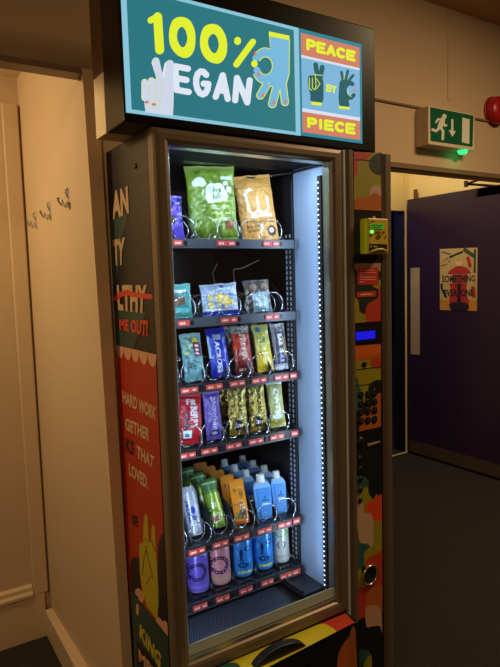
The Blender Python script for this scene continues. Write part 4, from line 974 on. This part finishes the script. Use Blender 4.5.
turned('bottle_body', [(.022, 0), (.0275, .004), (.028, .03), (.026, .07), (.0235, .10), (.021, .118)], cv, .004, .12, TIN, gr0, plain=(190, 200, 180))
b = MB(); b.lathe([(.0225, .118), (.024, .122), (.0245, .150), (.022, .153), (.001, .153)], n=28); b.lathe([(.0248, .136), (.0252, .139), (.0248, .142)], n=28, mi=1); b.build('cap', [mat('bottle_cap_green', (74, 122, 62), .4), mat('cap_band', (170, 200, 150), .4)], gr0, local=True)
place(gr0, .845, 1.540, h5, 24, -28)
for x, y, l_ in ((.842, 1.610, 'lime green bottle standing second in its row'), (.840, 1.680, 'lime green bottle standing third in its row, dark capped')):
    q = copy_tree(gr0); place(q, x, y, h5, 24, -28); q['label'] = l_
# orange cartons
cf = Cv(40, 110, (226, 140, 30)); cf.rect(.52, .1, .9, .86, (236, 160, 50)).text('WOW', .55, .55, .85, .80, (80, 50, 40), .05).text('RICE', .5, .34, .84, .46, (230, 226, 220), .04).rect(.45, .12, .86, .32, (96, 70, 74)).ell(.3, .2, .16, .07, (90, 110, 50)).ell(.3, .78, .1, .05, (160, 90, 40)).rect(0, 0, 1, .05, (190, 90, 24)).speck(8, [(60, 50, 60), (240, 230, 210)], .05, (.45, .1, .9, .5))
cs = Cv(30, 110, (222, 128, 24)); cs.ell(.4, .88, .14, .04, (220, 215, 200)).text('choc', .3, .35, .6, .7, (236, 190, 90), .04, 90)
ca0 = can_root('drink_carton', 'orange drink carton at the front of the fifth tray', 'drink carton', 'orange drink cartons on the fifth tray')
w, d, H = .023, .018, .134; hb = .118
quads = [(((-w, -d, H), (w, -d, H), (w, -d, 0), (-w, -d, 0)), cf, 50, 120), (((-w, d, hb), (-w, -d, H), (-w, -d, 0), (-w, d, 0)), cs, 18, 66), (((w, -d, H), (w, d, hb), (w, d, 0), (w, -d, 0)), (200, 110, 24), 1, 1), (((w, d, hb), (-w, d, hb), (-w, d, 0), (w, d, 0)), (206, 120, 26), 1, 1), (((-w, d, hb), (w, d, hb), (w, -d, H), (-w, -d, H)), (232, 156, 60), 1, 1), (((-w, -d, 0), (w, -d, 0), (w, d, 0), (-w, d, 0)), (200, 110, 24), 1, 1)]
panelbox('carton_body', quads, CARD, ca0)
b = MB(); b.box(-w, w, -.001, .001, .124, .137); b.add([(-w, -.008, .128), (-w-.004, -.006, .118), (-w, .008, .124)], [(0, 1, 2)]); b.build('top_seam', mat('carton_seam', (222, 140, 44), .5), ca0, local=True)
place(ca0, .922, 1.530, h5, 15, -20)
for k, (x, y, l_) in enumerate([(0.920, 1.585, 'orange drink carton second in its row'), (0.916, 1.640, 'orange drink carton third in its row'), (0.913, 1.695, 'orange drink carton fourth in its row, in shade'), (0.910, 1.750, 'orange drink carton furthest back in its row')]):
    q = copy_tree(ca0); place(q, x, y, h5, 15, -20); q['label'] = l_
# blue water cartons with white caps
wf = Cv(44, 90, (74, 140, 214)); wf.text('water', .40, .44, .86, .53, (228, 236, 246), .05).text('pure', .40, .56, .80, .63, (30, 60, 120), .04).rect(.55, .66, .64, .74, (30, 60, 120)).ell(.5, .14, .16, .08, (120, 176, 226)).ell(.5, .14, .09, .045, (74, 140, 214)).rect(.0, .0, .12, 1, (96, 156, 222)).poly([(.12, .0), (.3, 0), (.22, 1), (.12, 1)], (64, 126, 204))
ws = Cv(20, 90, (96, 154, 218)); ws.text('PURE', .3, .3, .7, .75, (200, 216, 236), .03, 90)
wa0 = can_root('water_carton', 'blue water carton with white cap, front left of the pair of rows', 'water carton', 'blue water cartons on the fifth tray')
w, d, H, t_ = .025, .020, .098, .112
T1, T2_ = .019, .013
B4 = [(-w*.8, -d*.8, 0), (w*.8, -d*.8, 0), (w*.8, d*.8, 0), (-w*.8, d*.8, 0)]; M4 = [(-w, -d, H), (w, -d, H), (w, d, H), (-w, d, H)]; U4 = [(-T1, -T2_, t_), (T1, -T2_, t_), (T1, T2_, t_), (-T1, T2_, t_)]
quads = [((M4[0], M4[1], B4[1], B4[0]), wf, 56, 100), ((M4[3], M4[0], B4[0], B4[3]), ws, 12, 50), ((M4[1], M4[2], B4[2], B4[1]), (80, 140, 206), 1, 1), ((M4[2], M4[3], B4[3], B4[2]), (80, 140, 206), 1, 1),
         ((U4[0], U4[1], M4[1], M4[0]), (128, 176, 226), 1, 1), ((U4[3], U4[0], M4[0], M4[3]), (96, 154, 216), 1, 1), ((U4[1], U4[2], M4[2], M4[1]), (96, 154, 216), 1, 1), ((U4[2], U4[3], M4[3], M4[2]), (96, 154, 216), 1, 1), (U4[::-1], (190, 210, 232), 1, 1), (B4, (90, 140, 206), 1, 1)]
panelbox('carton_body', quads, CARD, wa0)
b = MB(); b.lathe([(.0125, t_-.002), (.0135, t_+.003), (.0118, t_+.005), (.0118, t_+.022), (.0105, t_+.024), (.001, t_+.024)], n=24); b.build('cap', mat('white_cap', (216, 222, 224), .4), wa0, local=True)
place(wa0, 1.006, 1.525, h5, 4, -24, -3); wa0.scale = (1.14, 1.05, 1.05)
LB2 = ['second in the left row of cartons', 'third in the left row of cartons', 'fourth in the left row of cartons']
for k in range(3):
    q = copy_tree(wa0); place(q, .996, 1.602+.070*k, h5, 8, -20); q.scale = (1, 1, 1); q['label'] = 'blue water carton with white cap, '+LB2[k]
LB3 = ['front of the right row of cartons', 'second in the right row of cartons', 'third in the right row of cartons', 'fourth in the right row of cartons']
for k in range(4):
    q = copy_tree(wa0); place(q, 1.070, 1.530+.070*k, h5, 8, -20); q.scale = (1, 1, 1); q['label'] = 'blue water carton with white cap, '+LB3[k]
# --- row 6: cans
h6 = tf(5)+.003
def can(x, y, cv, label, R=.0350, H=.128, plain=(180, 182, 190), group=None, tin=TIN):
    r = can_root('drink_can', label, 'drink can', group)
    turned('can_body', [(R*.78, 0), (R*.94, .004), (R, .009), (R, H-.016), (R*.9, H-.006), (R*.86, H-.002), (R*.86, H), (R*.8, H-.001)], cv, .008, H-.012, tin, r, plain=plain)
    b = MB(); b.lathe([(.001, 0), (R*.8, 0), (R*.82, .002), (R*.86, .002)], (0, 0, H-.004), n=28); b.box(-.005, .005, -.012, .006, H-.004, H-.0025); b.build('can_lid', mat('can_lid', (190, 192, 198), .3, .8), r, local=True)
    place(r, x, y, h6, 3, -25); return r
def ringtext(cv, u, v, ru, rv, c, n=16, full=(0, 360), s=.028):
    for k, a in enumerate(np.radians(np.linspace(full[0], full[1], n))):
        cv.ell(u+ru*math.cos(a), v+rv*math.sin(a), s, s*.7, c)
        cv.ell(u+ru*math.cos(a)*1.02, v+rv*math.sin(a)*1.02, s*.4, s*.25, (190, 170, 220) if k % 2 else c)
def dashcan(bg, sub):
    cv = Cv(100, 90, bg); DKC = (34, 26, 66)
    cv.ell(.50, .55, .28, .26, DKC, .62)
    for k in range(16):
        a = 2*PI*k/16; cv.ell(.50+.225*math.cos(a), .55+.21*math.sin(a), .022 if k % 3 else .008, .020, bg)
    cv.rect(0, .46, .34, .64, bg); cv.text('DASH', .12, .34, .28, .78, DKC, .07, 90).rect(.22, .10, .78, .15, sub); return cv
can(0.761, 1.530, dashcan((112, 88, 200), (136, 112, 214)), 'purple drink can with a dark ring logo on the lowest tray', plain=(150, 140, 210))
cv = dashcan((216, 138, 150), (196, 170, 130)); cv.rect(.25, .12, .75, .2, (190, 170, 120))
can(0.837, 1.530, cv, 'pink drink can with a dark ring logo on the lowest tray', plain=(206, 150, 160))
def bluecan():
    cv = Cv(64, 76, (36, 128, 212)); D = (20, 40, 90); cv.speck(8, [(60, 150, 226), (24, 104, 190)], .08)
    cv.ell(.46, .66, .05, .12, D).ell(.46, .52, .04, .06, D).ell(.5, .32, .16, .08, D, .6).text('LUV', .42, .24, .72, .36, D, .05).ell(.70, .78, .12, .08, D, .6).text('LEMON', .36, .06, .78, .15, (214, 216, 90), .05).ell(.74, .44, .06, .1, (60, 150, 226)).rect(.12, .1, .16, .9, (90, 170, 232)); return cv
c1_ = can(0.920, 1.532, bluecan(), 'bright blue lemon can beside the pink can on the lowest tray', plain=(60, 140, 210), group='bright blue lemon cans on the lowest tray')
c2_ = copy_tree(c1_); place(c2_, 0.999, 1.532, h6, 3, -25); c2_['label'] = 'bright blue lemon can beside the white can on the lowest tray'
cv = Cv(64, 76, (206, 208, 204)); cv.ell(.5, .90, .26, .14, (126, 196, 60), .72).ell(.50, .52, .15, .13, (60, 70, 72)).ell(.5, .52, .11, .095, (206, 208, 204)).ell(.5, .52, .08, .05, (80, 90, 90)).rect(.46, .40, .54, .64, (206, 208, 204)).rect(.3, .14, .7, .17, (170, 174, 172))
can(1.071, 1.532, cv, 'white drink can with a green arc on the lowest tray', R=.030, plain=(206, 208, 204))
